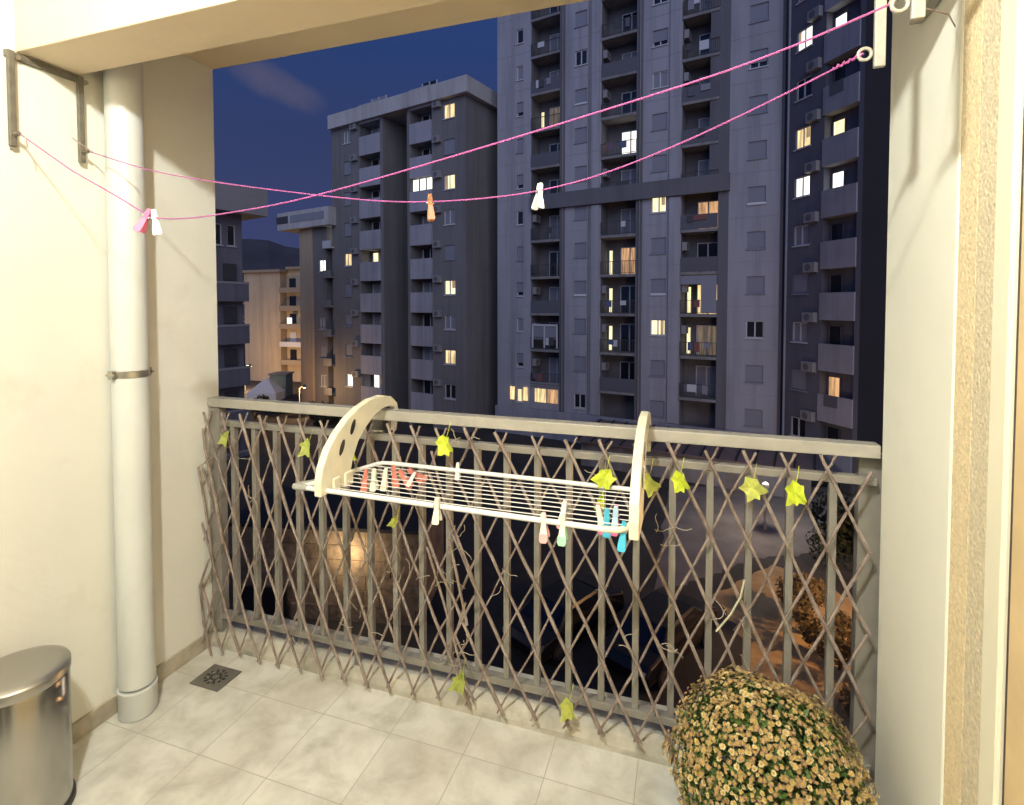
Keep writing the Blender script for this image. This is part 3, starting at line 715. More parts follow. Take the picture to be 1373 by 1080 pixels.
def win_frame(w, h, panes=2, t=0.07):
    m = MB(); a, b = -w/2, w/2
    m.box(a, b, 0, .08, 0, t); m.box(a, b, 0, .08, h-t, h); m.box(a, a+t, 0, .08, t, h-t); m.box(b-t, b, 0, .08, t, h-t)
    for k in range(1, panes):
        x = a + w*k/panes; m.box(x-t*.6, x+t*.6, .002, .078, t, h-t)
    m.box(a-.06, b+.06, -.16, -.002, -.07, 0.0)
    return m
PROTO = {}; rcur = random.Random(17)
def proto(key, fn):
    if key not in PROTO:
        o = fn(); PROTO[key] = o
    return PROTO[key]
hidden = []
def window(parent, u, zc, w, h, kind, depth=0.12, panes=2):
    """kind: dark / curtain / shut / half / strip / lit_*"""
    if kind == 'shut' or kind == 'strip' or kind == 'half':
        m = MB(); lo_ = 0.0 if kind == 'shut' else (0.10 if kind == 'strip' else 0.30)
        me_k = ('sh', w, h, kind)
        if me_k not in PROTO:
            n = 11; z0 = h*lo_
            for k in range(n):
                za = z0 + (h-z0)*k/n; zb = z0 + (h-z0)*(k+1)/n
                m.quad((-w/2, 0.012, za), (w/2, 0.012, za), (w/2, 0.0, zb), (-w/2, 0.0, zb))
                m.quad((-w/2, 0.0, zb), (w/2, 0.0, zb), (w/2, 0.012, zb), (-w/2, 0.012, zb))
            f = win_frame(w, h, panes)
            f.v = [(x, y+.05 if y >= 0 else y, z) for x, y, z in f.v]
            PROTO[me_k] = (f.mesh('window', M['winframe'] if kind != 'shut' else M['shutter']), m.mesh('shutter', M['shutter']), MB().quad((-w/2, .10, 0), (w/2, .10, 0), (w/2, .10, h), (-w/2, .10, h)).mesh('pane', M['glass']))
        a, b, c = PROTO[me_k]
        o = bpy.data.objects.new('window', a); col.objects.link(o); o.parent = parent; o.location = (u, depth-.04, zc-h/2)
        p = bpy.data.objects.new('shutter', b); col.objects.link(p); p.parent = o
        if kind == 'shut':
            o['label'] = 'window with its grey roller shutter down'
        else:
            q = bpy.data.objects.new('pane', c); col.objects.link(q); q.parent = o
            o['label'] = 'window with its roller shutter partly down'
        if kind == 'strip':
            key = ('strip', w)
            if key not in PROTO: PROTO[key] = MB().box(-w/2-.05, w/2+.05, -.05, .03, .0, .10).mesh('sill', mat('white_sill', (.75, .75, .75), .5))
            q = bpy.data.objects.new('sill', PROTO[key]); col.objects.link(q); q.parent = o
        return o
    key = ('wf', w, h, panes)
    if key not in PROTO: PROTO[key] = win_frame(w, h, panes).mesh('window', M['winframe'])
    o = bpy.data.objects.new('window', PROTO[key]); col.objects.link(o); o.parent = parent; o.location = (u, depth-.04, zc-h/2)
    mk = {'dark': 'glass', 'curtain': 'curtain'}.get(kind, kind)
    key = ('pn', w, h, mk)
    if key not in PROTO: PROTO[key] = MB().quad((-w/2, .05, 0), (w/2, .05, 0), (w/2, .05, h), (-w/2, .05, h)).mesh('pane', M[mk])
    p = bpy.data.objects.new('pane', PROTO[key]); col.objects.link(p); p.parent = o
    if kind.startswith('lit') and rcur.random() < .75:
        a0 = rcur.choice([-w/2, w/2 - w*.34]); ww_ = w*rcur.uniform(.2, .34); h0 = h*rcur.choice([0, 0, .45])
        cq = MB(); nn_ = 6
        for q in range(nn_):
            xa, xb = a0 + ww_*q/nn_, a0 + ww_*(q+1)/nn_; ya, yb = (.045, .030) if q % 2 else (.030, .045)
            cq.quad((xa, ya, h0), (xb, yb, h0), (xb, yb, h-.05), (xa, ya, h-.05))
        cq.build('curtain', M['lit_curtain'], o)
    if kind.startswith('lit'):
        o['label'] = {'lit_white': 'window lit bright white', 'lit_yellow': 'window lit yellow', 'lit_warm': 'window lit warm amber', 'lit_orange': 'window glowing orange', 'lit_dim': 'dimly lit window'}[kind]
    elif kind == 'curtain': o['label'] = 'unlit window with pale curtains'
    return o
def aircon(parent, u, z, y=0.0):
    if 'ac' not in PROTO:
        m = MB().box(-.42, .42, -.36, -.04, 0, .58)
        m.box(-.34, -.28, -.04, 0, -.08, 0); m.box(.28, .34, -.04, 0, -.08, 0)
        f = MB().lathe([(.22, -.004), (.22, .0), (.05, .004)], n=20); f.v = [(x-.08, -.361-zz, y_+.29) for x, y_, zz in f.v]
        PROTO['ac'] = (m.mesh('air_conditioner', M['ac']), f.mesh('fan_grille', M['ac_dark']))
    o = bpy.data.objects.new('air_conditioner', PROTO['ac'][0]); col.objects.link(o); o.parent = parent; o.location = (u, y, z)
    p = bpy.data.objects.new('fan_grille', PROTO['ac'][1]); col.objects.link(p); p.parent = o
    return o

# ------------------------------------------------------------------ residential tower
TWF = Fac(1045, 34.4, -30)
T = TWF.root('apartment_tower', 'tallest grey tower block with stacked balconies in the middle of the view')
ZT = Z(34); ZB = 0.0
PITCH = 2.965
wz = [Z(8.86 + PITCH*k) for k in range(-5, 9)]
tw_l = MB(); tw_d = MB(); tw_b = MB()
cols = {'A': (-21.57, -18.32, [(-19.38, 0.62)], 1.15), 'B': (-15.30, -12.29, [(-13.98, 1.0)], 1.15), 'C': (-9.10, -6.31, [(-7.90, 1.08)], 1.15), 'D': (-3.18, 0.0, [(-1.45, 1.10)], 1.15)}
state = {
 'A': ['lit_yellow', 'half', 'curtain', 'half', 'shut', 'dark', 'half', 'shut', 'half', 'curtain', 'dark', 'shut', 'dark', 'shut'],
 'B': ['dark', 'shut', 'shut', 'strip', 'shut', 'shut', 'shut', 'shut', 'strip', 'dark', 'shut', 'shut', 'dark', 'shut'],
 'C': ['shut', 'shut', 'lit_yellow', 'strip', 'shut', 'lit_yellow', 'shut', 'shut', 'curtain', 'half', 'dark', 'shut', 'shut', 'shut'],
 'D': ['shut', 'shut', 'dark', 'shut', 'shut', 'strip', 'shut', 'shut', 'half', 'shut', 'shut', 'dark', 'shut', 'shut']}
for c, (u0, u1, wl, h) in cols.items():
    holes = []
    for (uc, w) in wl:
        for z in wz: holes.append((uc-w/2, uc+w/2, z-h/2, z+h/2))
        for k, z in enumerate(wz): window(T, uc, z, w, h, state[c][k], panes=2 if w > .8 else 1)
    wall_holes(tw_l, u0, u1, ZB, ZT, holes)
# lit wide windows at the foot (extra pair beside column A and under bay 1)
tw_l.box(-21.57, -21.45, 0.02, 12, ZB, ZT)                       # set-back left edge
for (a, b) in ((-13.05, -12.42), (-7.15, -6.36)): tw_l.box(a, b, -.14, -.002, Z(-6.9), Z(9.25)); tw_l.box(a, b, -.14, -.002, Z(10.55), ZT)
tw_l.box(-20.05, -19.85, -.10, -.002, ZB, ZT)
tw_l.box(-21.57, 0.0, 0.20, 0.21, ZB+.01, ZT) if False else None
# body behind
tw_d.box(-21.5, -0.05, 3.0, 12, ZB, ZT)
# loggias: opening, dark strip on the right
bays = {'1': (-18.32, -15.75, -15.30), '2': (-12.29, -9.58, -9.10), '3': (-6.31, -3.85, -3.18)}
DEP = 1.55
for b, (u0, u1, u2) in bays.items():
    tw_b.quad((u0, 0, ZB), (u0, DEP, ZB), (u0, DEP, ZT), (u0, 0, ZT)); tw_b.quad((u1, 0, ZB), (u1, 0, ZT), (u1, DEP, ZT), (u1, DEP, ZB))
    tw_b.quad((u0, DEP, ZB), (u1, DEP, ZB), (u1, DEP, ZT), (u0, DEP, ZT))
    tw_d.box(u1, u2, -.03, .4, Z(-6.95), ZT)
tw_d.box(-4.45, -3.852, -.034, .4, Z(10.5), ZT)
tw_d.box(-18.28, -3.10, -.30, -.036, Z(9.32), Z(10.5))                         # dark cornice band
tw_l.box(-21.6, 0.0, -.35, -.15, ZB, Z(-6.95))                                  # plinth
jm = MB()
for k in range(-5, 9):
    z = Z(7.42 + PITCH*k)
    for (a, b) in ((-21.5, -20.06), (-19.84, -18.33), (-15.29, -13.06), (-12.41, -12.30), (-9.09, -7.16), (-6.35, -6.32), (-3.17, -.01)): jm.box(a, b, -.012, -.003, z, z+.035)
    if k not in (0, 1):
        for (a, b) in ((-13.05, -12.42), (-7.15, -6.36)): jm.box(a, b, -.155, -.142, z, z+.05)
njm = len(tw_l.f); bse = len(tw_l.v); tw_l.v += jm.v; tw_l.f += [tuple(bse+q for q in f) for f in jm.f]
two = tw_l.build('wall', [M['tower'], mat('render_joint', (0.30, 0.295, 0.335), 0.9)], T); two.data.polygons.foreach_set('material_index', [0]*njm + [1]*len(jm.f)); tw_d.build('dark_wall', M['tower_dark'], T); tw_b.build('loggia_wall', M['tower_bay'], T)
MB().tube([(0.06, -.05, 0), (0.06, -.05, ZT)], 0.09, 8).build('drainpipe', M['tower_dark'], T)
for u in (-13.25, -6.75, -15.5, -9.3): MB().tube([(u, -.06 if u > -15 and u != -9.3 else -.09, 1), (u, -.06 if u > -15 and u != -9.3 else -.09, ZT)], 0.05, 6).build('drainpipe', M['slab'], T)
rbal = random.Random(5)
def bars_mesh(w):
    m = MB(); n = int(w/.13)
    m.box(0, w, -.03, .03, .96, 1.0); m.box(0, w, -.02, .02, .06, .10)
    for k in range(n+1):
        x = w*k/n; m.box(x-.012, x+.012, -.012, .012, .10, .96)
    return m
for b, (u0, u1, u2) in bays.items():
    w = u1-u0-.02
    slab_me = MB().box(0, w, -.10, DEP-.005, 0, .20).mesh('balcony', M['slab'])
    bars = bars_mesh(w).mesh('railing', M['barrail']); panel = MB().box(0, w, -.02, .02, .02, 1.02).mesh('railing', M['panelrail'])
    dw, dh = 1.5, 2.15
    dfr = MB(); dfr.box(0, .07, 0, .08, 0, dh); dfr.box(dw-.07, dw, 0, .08, 0, dh); dfr.box(.07, dw-.07, 0, .08, dh-.07, dh); dfr.box(dw/2-.05, dw/2+.05, .002, .078, 0, dh-.07)
    dfr = dfr.mesh('balcony_door', M['winframe'])
    for k in range(-4, 9):
        zs = Z(6.69 + PITCH*k)
        o = bpy.data.objects.new('balcony', slab_me); col.objects.link(o); o.parent = T; o.location = (u0+.01, 0, zs)
        kind = rbal.choice(['bars', 'bars', 'bars', 'panel'])
        if (b, k) in (('3', -1),): kind = 'panel'
        q = bpy.data.objects.new('railing', bars if kind == 'bars' else panel); col.objects.link(q); q.parent = o; q.location = (0, -.06, .20)
        door_k = {('2', -3): 'lit_strip', ('2', -2): 'lit_strip', ('2', 2): 'lit_white', ('2', -1): 'lit_orange', ('1', 3): 'lit_dim', ('3', 0): 'lit_orange', ('3', -2): 'lit_warm', ('3', -3): 'lit_dim'}.get((b, k))
        if b == '2' and k == 2: door_k = 'lit_white'
        q = bpy.data.objects.new('balcony_door', dfr); col.objects.link(q); q.parent = o; q.location = (w-dw-.12, DEP-.09, .205)
        mk = rbal.choice(['glass', 'glass', 'shutter', 'shutter', 'curtain'])
        if door_k and door_k.startswith('lit') and door_k != 'lit_strip': mk = door_k
        g_ = MB().quad((.07, .05, 0), (dw-.07, .05, 0), (dw-.07, .05, dh-.07), (.07, .05, dh-.07)).mesh('pane', M[mk])
        p = bpy.data.objects.new('pane', g_); col.objects.link(p); p.parent = q
        if door_k == 'lit_strip' or (b, k) in (('1', 3), ('2', -1), ('3', -2), ('3', -3)):
            s_ = MB().box(.16, .40, DEP-.03, DEP-.008, .25, 2.15).mesh('lit_door', M['lit_yellow'])
            p = bpy.data.objects.new('lit_door', s_); col.objects.link(p); p.parent = o
        for _ in range(rbal.choice([0, 0, 1, 2, 3])):
            x = rbal.uniform(.15, w-.8); s_ = MB().box(x, x+rbal.uniform(.25, .65), -.125-rbal.uniform(.0, .03), -.105, rbal.uniform(.5, .85), 1.17)
            p = bpy.data.objects.new('laundry', s_.mesh('laundry', rbal.choice([M['curtain'], M['panelrail'], M['winframe'], M['cloth_red'], M['cloth_blue'], M['barrail']]))); col.objects.link(p); p.parent = o
        if rbal.random() < .5:
            a = aircon(o, .35, 1.6, DEP-.30); a.rotation_euler = (0, 0, R(90)); a.location = (0.0, .55, 1.75)
# glazed balcony screens
MB().box(-6.29, -3.87, -.13, -.09, Z(3.98), Z(6.60)) if False else None
gl = MB().box(-4.9, -3.87, -.10, -.06, Z(1.05), Z(3.65)); gl.box(-6.29, -4.9, -.10, -.06, Z(3.05), Z(3.65)); gl.build('glazed_screen', M['shutter'], T)
gl = MB().box(-18.2, -15.85, -.13, -.09, Z(-0.1), Z(0.05)); gl.box(-18.2, -18.05, -.13, -.09, Z(-1.9), Z(.0)); gl.box(-17.1, -16.98, -.13, -.09, Z(-1.9), Z(.0)); gl.box(-15.98, -15.85, -.13, -.09, Z(-1.9), Z(.0))
gl.build('glazed_screen', M['winframe'], T)
MB().box(-18.1, -15.9, -.07, -.05, Z(-1.2), Z(-.1)).build('screen_pane', M['curtain'], T)
# wide lit windows at the foot
for (ua, ub, kk) in ((-20.25, -19.85, 'lit_warm'), (-19.02, -18.60, 'lit_warm'), (-17.9, -16.9, 'lit_warm'), (-16.75, -15.85, 'lit_orange')):
    m = MB().box(ua, ub, -.12, -.06, Z(-6.35), Z(-5.25)).build('wide_window', M[kk], T)
    m['label'] = 'ground floor window lit amber'
MB().box(-18.3, -15.75, -.055, -.02, Z(-6.95), Z(-4.7)).build('infill_wall', M['tower'], T)

# ------------------------------------------------------------------ dark wing on the right
WGF = Fac(1052, 33.9, -73.8)
Wg = WGF.root('dark_apartment_block', 'dark blue grey apartment block with pale balustrades at the right beside the pillar')
ww = MB(); holes = []
wst = ['dark', 'shut', 'curtain', 'shut', 'curtain', 'lit_white', 'lit_warm', 'dark', 'lit_white', 'dark', 'shut']
for i, k in enumerate(range(-5, 6)):
    zc = Z(8.88 + 2.99*k); holes.append((0.62, 1.78, zc-.62, zc+.62)); window(Wg, 1.20, zc, 1.16, 1.24, wst[i]); aircon(Wg, 2.15, zc+.65)
wall_holes(ww, 0, 2.78, 0, Z(30), holes)
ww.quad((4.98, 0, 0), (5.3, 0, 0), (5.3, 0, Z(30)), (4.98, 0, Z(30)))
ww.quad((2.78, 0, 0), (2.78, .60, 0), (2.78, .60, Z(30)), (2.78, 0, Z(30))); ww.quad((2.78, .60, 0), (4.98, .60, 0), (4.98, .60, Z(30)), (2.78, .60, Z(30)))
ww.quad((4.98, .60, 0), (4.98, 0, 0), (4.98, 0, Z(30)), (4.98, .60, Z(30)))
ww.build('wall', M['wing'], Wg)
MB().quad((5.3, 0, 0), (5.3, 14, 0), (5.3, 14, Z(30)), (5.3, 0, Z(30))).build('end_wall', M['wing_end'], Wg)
for i, k in enumerate(range(-4, 8)):
    zb = Z(0.70 + 2.99*k)
    o = MB().box(2.72, 5.02, -.10, .06, zb, zb+1.60).box(2.80, 4.96, .062, .58, zb, zb+.18).build('balcony', M['wingbal'], Wg)
    lk = {-2: 'lit_orange', 2: 'lit_white', 3: 'lit_yellow', 4: None, 5: 'lit_white'}.get(k)
    d = MB().box(2.84, 2.91, .50, .59, zb+.19, zb+2.6).box(3.66, 3.73, .50, .59, zb+.19, zb+2.6).build('balcony_door', M['panelrail'], o)
    MB().quad((2.91, .56, zb+.19), (3.66, .56, zb+.19), (3.66, .56, zb+2.6), (2.91, .56, zb+2.6)).build('pane', M[lk or 'glass'], d)
    if k in (-2, 4):
        MB().box(3.2, 4.1, -.14, -.12, zb+.95, zb+1.62).build('laundry', M['panelrail'], o)
MB().tube([(0.12, -.08, 0), (0.12, -.08, Z(30))], 0.07, 8).build('drainpipe', M['wingbal'], Wg)

# ------------------------------------------------------------------ middle block with overhanging cornice
MDF = Fac(625, 44.0, -32.7)
Bm = MDF.root('apartment_block', 'ten storey grey block with pale overhanging cornice left of the tower')
mw = MB(); holes = []
TOP = Z(18.95)
mR = ['dark', 'lit_warm', 'curtain', 'lit_yellow', 'shut', 'curtain', 'lit_yellow', 'shut', 'lit_warm']
mL = ['lit_white', 'shut', 'shut', 'shut', 'lit_warm', 'shut', 'shut', 'shut', 'curtain']
for i, k in enumerate(range(-5, 4)):
    zc = Z(9.05 + 2.97*k)
    holes.append((-2.35, -1.15, zc-.62, zc+.62)); window(Bm, -1.75, zc, 1.20, 1.24, mR[i]); aircon(Bm, -2.95, zc+.45)
    holes.append((-15.05, -14.05, zc-.62, zc+.62)); window(Bm, -14.55, zc, 1.00, 1.24, mL[i]); aircon(Bm, -13.35, zc+.45)
wall_holes(mw, -3.68, 0, 0, TOP, [h for h in holes if h[0] > -3]); wall_holes(mw, -16.9, -12.70, 0, TOP, [h for h in holes if h[0] < -3])
for (a, b) in ((-12.70, -9.95), (-6.15, -3.68)):
    mw.quad((a, 0, 0), (a, 1.3, 0), (a, 1.3, TOP), (a, 0, TOP)); mw.quad((b, 1.3, 0), (b, 0, 0), (b, 0, TOP), (b, 1.3, TOP)); mw.quad((a, 1.3, 0), (b, 1.3, 0), (b, 1.3, TOP), (a, 1.3, TOP))
mw.box(-9.95, -9.55, -.05, 4.0, 0, TOP-.01); mw.box(-6.55, -6.151, -.05, 4.0, 0, TOP-.01); mw.quad((-9.55, 4, 0), (-6.55, 4, 0), (-6.55, 4, TOP), (-9.55, 4, TOP))
mw.quad((0, 0, 0), (0, 13, 0), (0, 13, TOP), (0, 0, TOP)); mw.quad((-16.9, 13, 0), (-16.9, 0, 0), (-16.9, 0, TOP), (-16.9, 13, TOP))
mw.build('wall', M['midwall'], Bm)
MB().box(-16.75, 0.50, -.50, 13.3, TOP, Z(20.28)).build('cornice', M['cornice'], Bm)
rr_ = random.Random(9)
for (a, b, sd) in ((-12.70, -9.95, 0), (-6.15, -3.68, 1)):
    for k in range(-6, 4):
        zb = Z(15.80 + 2.97*(k-2))
        o = MB().box(a-.03, b+.03, -.14, .05, zb, zb+1.78).box(a+.02, b-.02, .052, 1.28, zb, zb+.2).build('balcony', M['midbal'], Bm)
        lk = {(0, -2): 'lit_yellow', (0, -6): 'lit_white'}.get((sd, k))
        d = MB()
        w0, w1 = a+.35, b-.45
        for x in (w0, (w0+w1)/2, w1): d.box(x-.05, x+.05, 1.18, 1.28, zb+.2, zb+2.75)
        d = d.build('balcony_door', M['winframe'], o)
        mk = lk or rr_.choice(['glass', 'glass', 'shutter', 'curtain'])
        if (sd, k) == (1, 0):
            for q in range(3):
                MB().box(a+.3+q*.8, a+.9+q*.8, .0, .03, zb+1.82, zb+2.80).build('lit_pane', M['lit_white'], o)
        x1 = w1 if not (sd == 0 and lk) else (w0+w1)/2 - .3
        MB().quad((w0, 1.22, zb+.2), (x1, 1.22, zb+.2), (x1, 1.22, zb+2.75), (w0, 1.22, zb+2.75)).build('pane', M[mk], d)
for k in range(-5, 4):                                                 # stair windows in the recess
    zb = Z(8.2 + 2.97*k)
    for dz in (0, .9):
        o = MB().box(-9.5, -8.2, 3.86, 3.98, zb+dz, zb+dz+.5).build('stair_window', M['winframe'] if k == -4 else M['slab'], Bm)
        MB().quad((-9.4, 3.855, zb+dz+.06), (-8.25, 3.855, zb+dz+.06), (-8.25, 3.855, zb+dz+.44), (-9.4, 3.855, zb+dz+.44)).build('pane', M['glass'], o)

# ------------------------------------------------------------------ lower annex left of it
ANF = Fac(452, 52.8, -32.7)
An = ANF.root('annex_block', 'lower annex block with boxy white rooftop storey left of the cornice block')
aw = MB(); za = Z(9.55); ul = ANF.u(421); u00 = ANF.u(404)
wl = [(ANF.u(433), 8.6-2.95*1), (ANF.u(433), 8.6-2.95*3), (ANF.u(433), 8.6-2.95*4), (ANF.u(433), 8.6-2.95*5)]
holes = []
for i, (u, z) in enumerate(wl):
    zc = Z(z); holes.append((u-.5, u+.5, zc-.6, zc+.6)); window(An, u, zc, 1.0, 1.2, ['lit_white', 'curtain', 'shut', 'curtain'][i])
bu0, bu1 = ANF.u(439), ANF.u(449)
wall_holes(aw, ul, bu0, 0, za, holes); aw.quad((bu1, 0, 0), (-.02, 0, 0), (-.02, 0, za), (bu1, 0, za))
aw.quad((bu0, 0, 0), (bu0, 1.2, 0), (bu0, 1.2, za), (bu0, 0, za)); aw.quad((bu0, 1.2, 0), (bu1, 1.2, 0), (bu1, 1.2, za), (bu0, 1.2, za)); aw.quad((bu1, 1.2, 0), (bu1, 0, 0), (bu1, 0, za), (bu1, 1.2, za))
aw.build('wall', M['midwall'], An)
MB().box(u00, ul-.002, -.12, 10, 0, za).build('pale_wall', M['beige'], An)
MB().box(u00-2.6, 0.02, -.9, 10.5, za, Z(11.35)).build('rooftop_storey', M['cornice'], An)
hx = MB()
o = MB().box(ANF.u(383), ANF.u(398), -.94, -.905, Z(10.2), Z(10.95)).build('roof_window', M['barrail'], An)
o = MB().box(ANF.u(401), ANF.u(446), -.94, -.905, Z(10.2), Z(10.95)).build('roof_window', M['shutter'], An)
for k in range(0, 6):
    zb = Z(8.4 - 2.95*k) - 1.1
    o = MB().box(bu0-.02, bu1+.02, -.5, 1.19, zb, zb+.18).box(bu0-.02, bu1+.02, -.5, -.44, zb+.18, zb+.75).build('balcony', M['slab'] if k else M['winframe'], An)
    d = MB().box(bu0+.2, bu0+.26, 1.10, 1.19, zb+.2, zb+2.4).box(bu1-.26, bu1-.2, 1.10, 1.19, zb+.2, zb+2.4).build('balcony_door', M['winframe'], o)
    MB().quad((bu0+.26, 1.15, zb+.2), (bu1-.26, 1.15, zb+.2), (bu1-.26, 1.15, zb+2.4), (bu0+.26, 1.15, zb+2.4)).build('pane', M['lit_white' if k == 0 else 'glass'], d)

# ------------------------------------------------------------------ beige house lit by street lamps
BGF = Fac(376, 74.0, -20)
Bg = BGF.root('beige_apartment_house', 'beige apartment house lit orange by street lamps in the far left distance')
u325, u408 = BGF.u(328), BGF.u(412)
bw = MB(); zt = Z(6.3)
bw.box(u325, 0, 0, 12, 0, zt)
bw.build('wall', M['beige'], Bg)
b2 = MB(); z2 = Z(6.7); b2.box(0.002, u408+2, 1.2, 12, 0, z2); b2.build('wing_wall', M['beige'], Bg)
MB().box(u325-.6, .4, -.5, 12.4, zt, zt+.35).build('roof', M['beige_dark'], Bg)
MB().box(.42, u408+2.4, .6, 12.4, z2, z2+.35).build('roof', M['beige_dark'], Bg)
for k in range(5):
    zb = Z(3.55 - 2.52*k)
    o = MB().box(-.15, u408+1.6, -.1, 1.19, zb-.15, zb+.10).box(-.15, u408+1.6, -.1, -.02, zb+.1, zb+.55).build('balcony', M['beige_dark'] if k != 3 else M['winframe'], Bg)
    for x in (.6, 2.6):
        d = MB().box(x, x+1.1, 1.12, 1.19, zb+.1, zb+1.9).build('balcony_door', M['glass'] if k != 3 else M['winframe'], o)
    if k == 2: MB().box(1.3, 2.1, -.14, -.105, zb+.6, zb+1.4).build('lit_pane', M['lit_white'], o)
for k in range(4):
    o = MB().box(u325-1.0, u325-.01, .2, 2.6, Z(4.4-2.6*k), Z(4.6-2.6*k)).box(u325-1.0, u325-.94, .2, 2.6, Z(4.6-2.6*k), Z(5.4-2.6*k)).build('balcony', M['beige_dark'], Bg)

# ------------------------------------------------------------------ dark block at the far left, turned end-on
LFF = Fac(326, 38.0, 56)
Lf = LFF.root('left_apartment_block', 'dark blue block with overhanging roof slab beside the left balcony wall')
lw = MB(); zt = Z(8.0)
wh = []
for k, zc in ((1, 6.7),):
    pass
for k in range(6):
    zc = Z(6.5 - 3.0*k)
    for q in range(4): wh.append((-1.05-q*.95, -.45-q*.95, zc-.75, zc+.75))
wall_holes(lw, -14, 0.0, 0, zt, [h for h in wh if h[2] > Z(5)])
lw.quad((0, 0, 0), (0, 12, 0), (0, 12, zt), (0, 0, zt)); lw.build('wall', M['leftb'], Lf)
for h in wh[:4]:
    window(Lf, (h[0]+h[1])/2, (h[2]+h[3])/2, .60, 1.5, 'dark', panes=1)
MB().box(-14, 1.3, -1.2, 12.5, zt, Z(9.9)).build('roof_slab', M['leftcor'], Lf)
for k in range(1, 6):
    zb = Z(3.1 - 3.0*(k-1))
    o = MB().box(-14, .15, -.55, -.004, zb-.25, zb).box(-14, .15, -.55, -.47, zb-1.25, zb-.25).build('balcony', M['leftcor'] if False else M['leftb'], Lf)
    MB().box(-14, .16, -.57, -.551, zb-.02, zb+.14).build('rail', M['leftcor'], o)
    for q in range(3):
        d = MB().box(-1.4-q*1.5, -.5-q*1.5, -.10, -.006, zb+.2, zb+1.4).build('balcony_door', M['barrail'], o)

# ================================================================== GROUND LEVEL
g = MB(); N = 40; S = 1400.0
g.quad((-S, -60, GZ), (S, -60, GZ), (S, 1600, GZ), (-S, 1600, GZ)); g.build('ground', M['ground'])['kind'] = 'structure'
# hill ridge
hm = MB(); rows = []
for i in range(81):
    a = -1.35 + 2.1*i/80; row = []
    for j, (d, hz) in enumerate(((360, 0), (430, .45), (520, 1.0), (640, .55), (800, 0))):
        f = d*math.cos(a*.6); x, y = W(d*math.sin(a), d*math.cos(a))
        h = 64 + 6*math.sin(i*.42) + 1.6*math.sin(i*1.3+1) + .5*math.sin(i*3.1)
        row.append((x, y, GZ-1 + hz*h))
    rows.append(row)
for i in range(80):
    for j in range(4): hm.quad(rows[i][j], rows[i+1][j], rows[i+1][j+1], rows[i][j+1])
hm.build('hill', M['hill'], smooth=False)['kind'] = 'structure'

def street_lamp(r, f, h, label, energy, color, glass='lampglass', rad=.12, arm=0.0, rz=0.0, globe=0.0):
    x, y = W(r, f); o = empty('street_lamp', (x, y, GZ), rz); tag(o, label, 'street lamp', 'street lamps')
    p = MB().lathe([(.09, 0), (.09, .3), (.05, .35), (.035, h-.05)], n=12)
    if arm: p.tube([(0, 0, h-.08), (arm*.5, 0, h+.1), (arm, 0, h+.12)], .03, 8)
    p.build('pole', M['pole'], o, smooth=True)
    if globe:
        MB().lathe([(globe*math.sin(math.pi*(k+.4)/12), h + globe - globe*math.cos(math.pi*(k+.4)/12)) for k in range(12)], n=20).build('lamp_globe', M[glass], o, smooth=True)
        l = bpy.data.lights.new('bulb', 'POINT'); l.energy = energy; l.color = color; l.shadow_soft_size = rad
        b = bpy.data.objects.new('bulb', l); col.objects.link(b); b.parent = o; b.location = (0, 0, h+2*globe+.35); return o
    MB().lathe([(.03, h+.0), (.16, h+.02), (.18, h+.16), (.10, h+.26), (.02, h+.28)], c=(arm, 0), n=14).build('lamp_head', M['pole'], o, smooth=True)
    MB().lathe([(.02, h-.06), (.10, h-.04), (.14, h-.001)], c=(arm, 0), n=14).build('lamp_glass', M[glass], o, smooth=True)
    l = bpy.data.lights.new('bulb', 'POINT'); l.energy = energy; l.color = color; l.shadow_soft_size = rad
    b = bpy.data.objects.new('bulb', l); col.objects.link(b); b.parent = o; b.location = (arm, 0, h-.25)
    return o
def at(px, f): return (px-CX)/F*f, f

# lit sandy path and pale paving on the right
def ground_patch(name, pts, m, dz):
    b = MB(); r = random.Random(len(pts)); P = [Vector(W(*at(px, f))) for px, f in pts]; Q = []
    for i, p in enumerate(P):
        q = P[(i+1) % len(P)]; nn = Vector((-(q-p).y, (q-p).x)).normalized()
        for k in range(10): Q.append(p + (q-p)*k/10 + nn*(r.uniform(-.16, .16) if k else 0))
    b.poly([(p.x, p.y, GZ+dz) for p in Q]); o = b.build(name, m); o['kind'] = 'structure'
ground_patch('path', [(960, 12.2), (1240, 11.2), (1300, 14), (1150, 19), (1040, 21.5), (960, 19.2), (1010, 16.2)], M['path'], .008)
ground_patch('pavement', [(880, 19.5), (960, 20.6), (1010, 22), (1100, 22.5), (1180, 31), (900, 31)], M['road'], .004)
street_lamp(*at(1262, 14.8), 4.6, 'street lamp with amber light hidden behind the right pillar', 1500, (1.0, .52, .18))
street_lamp(*at(1030, 25.0), 1.95, 'low garden lamp glowing white on the paving below the balcony', 330, (1.0, .84, .68), 'lampglass_cool', globe=.17)
street_lamp(*at(327, 66.0), 3.2, 'slim street lamp beside the far beige house', 2400, (1.0, .62, .28), arm=.8)
street_lamp(*at(400, 50.0), 3.0, 'street lamp with amber glow at the foot of the annex block', 650, (1.0, .60, .27), arm=.6)

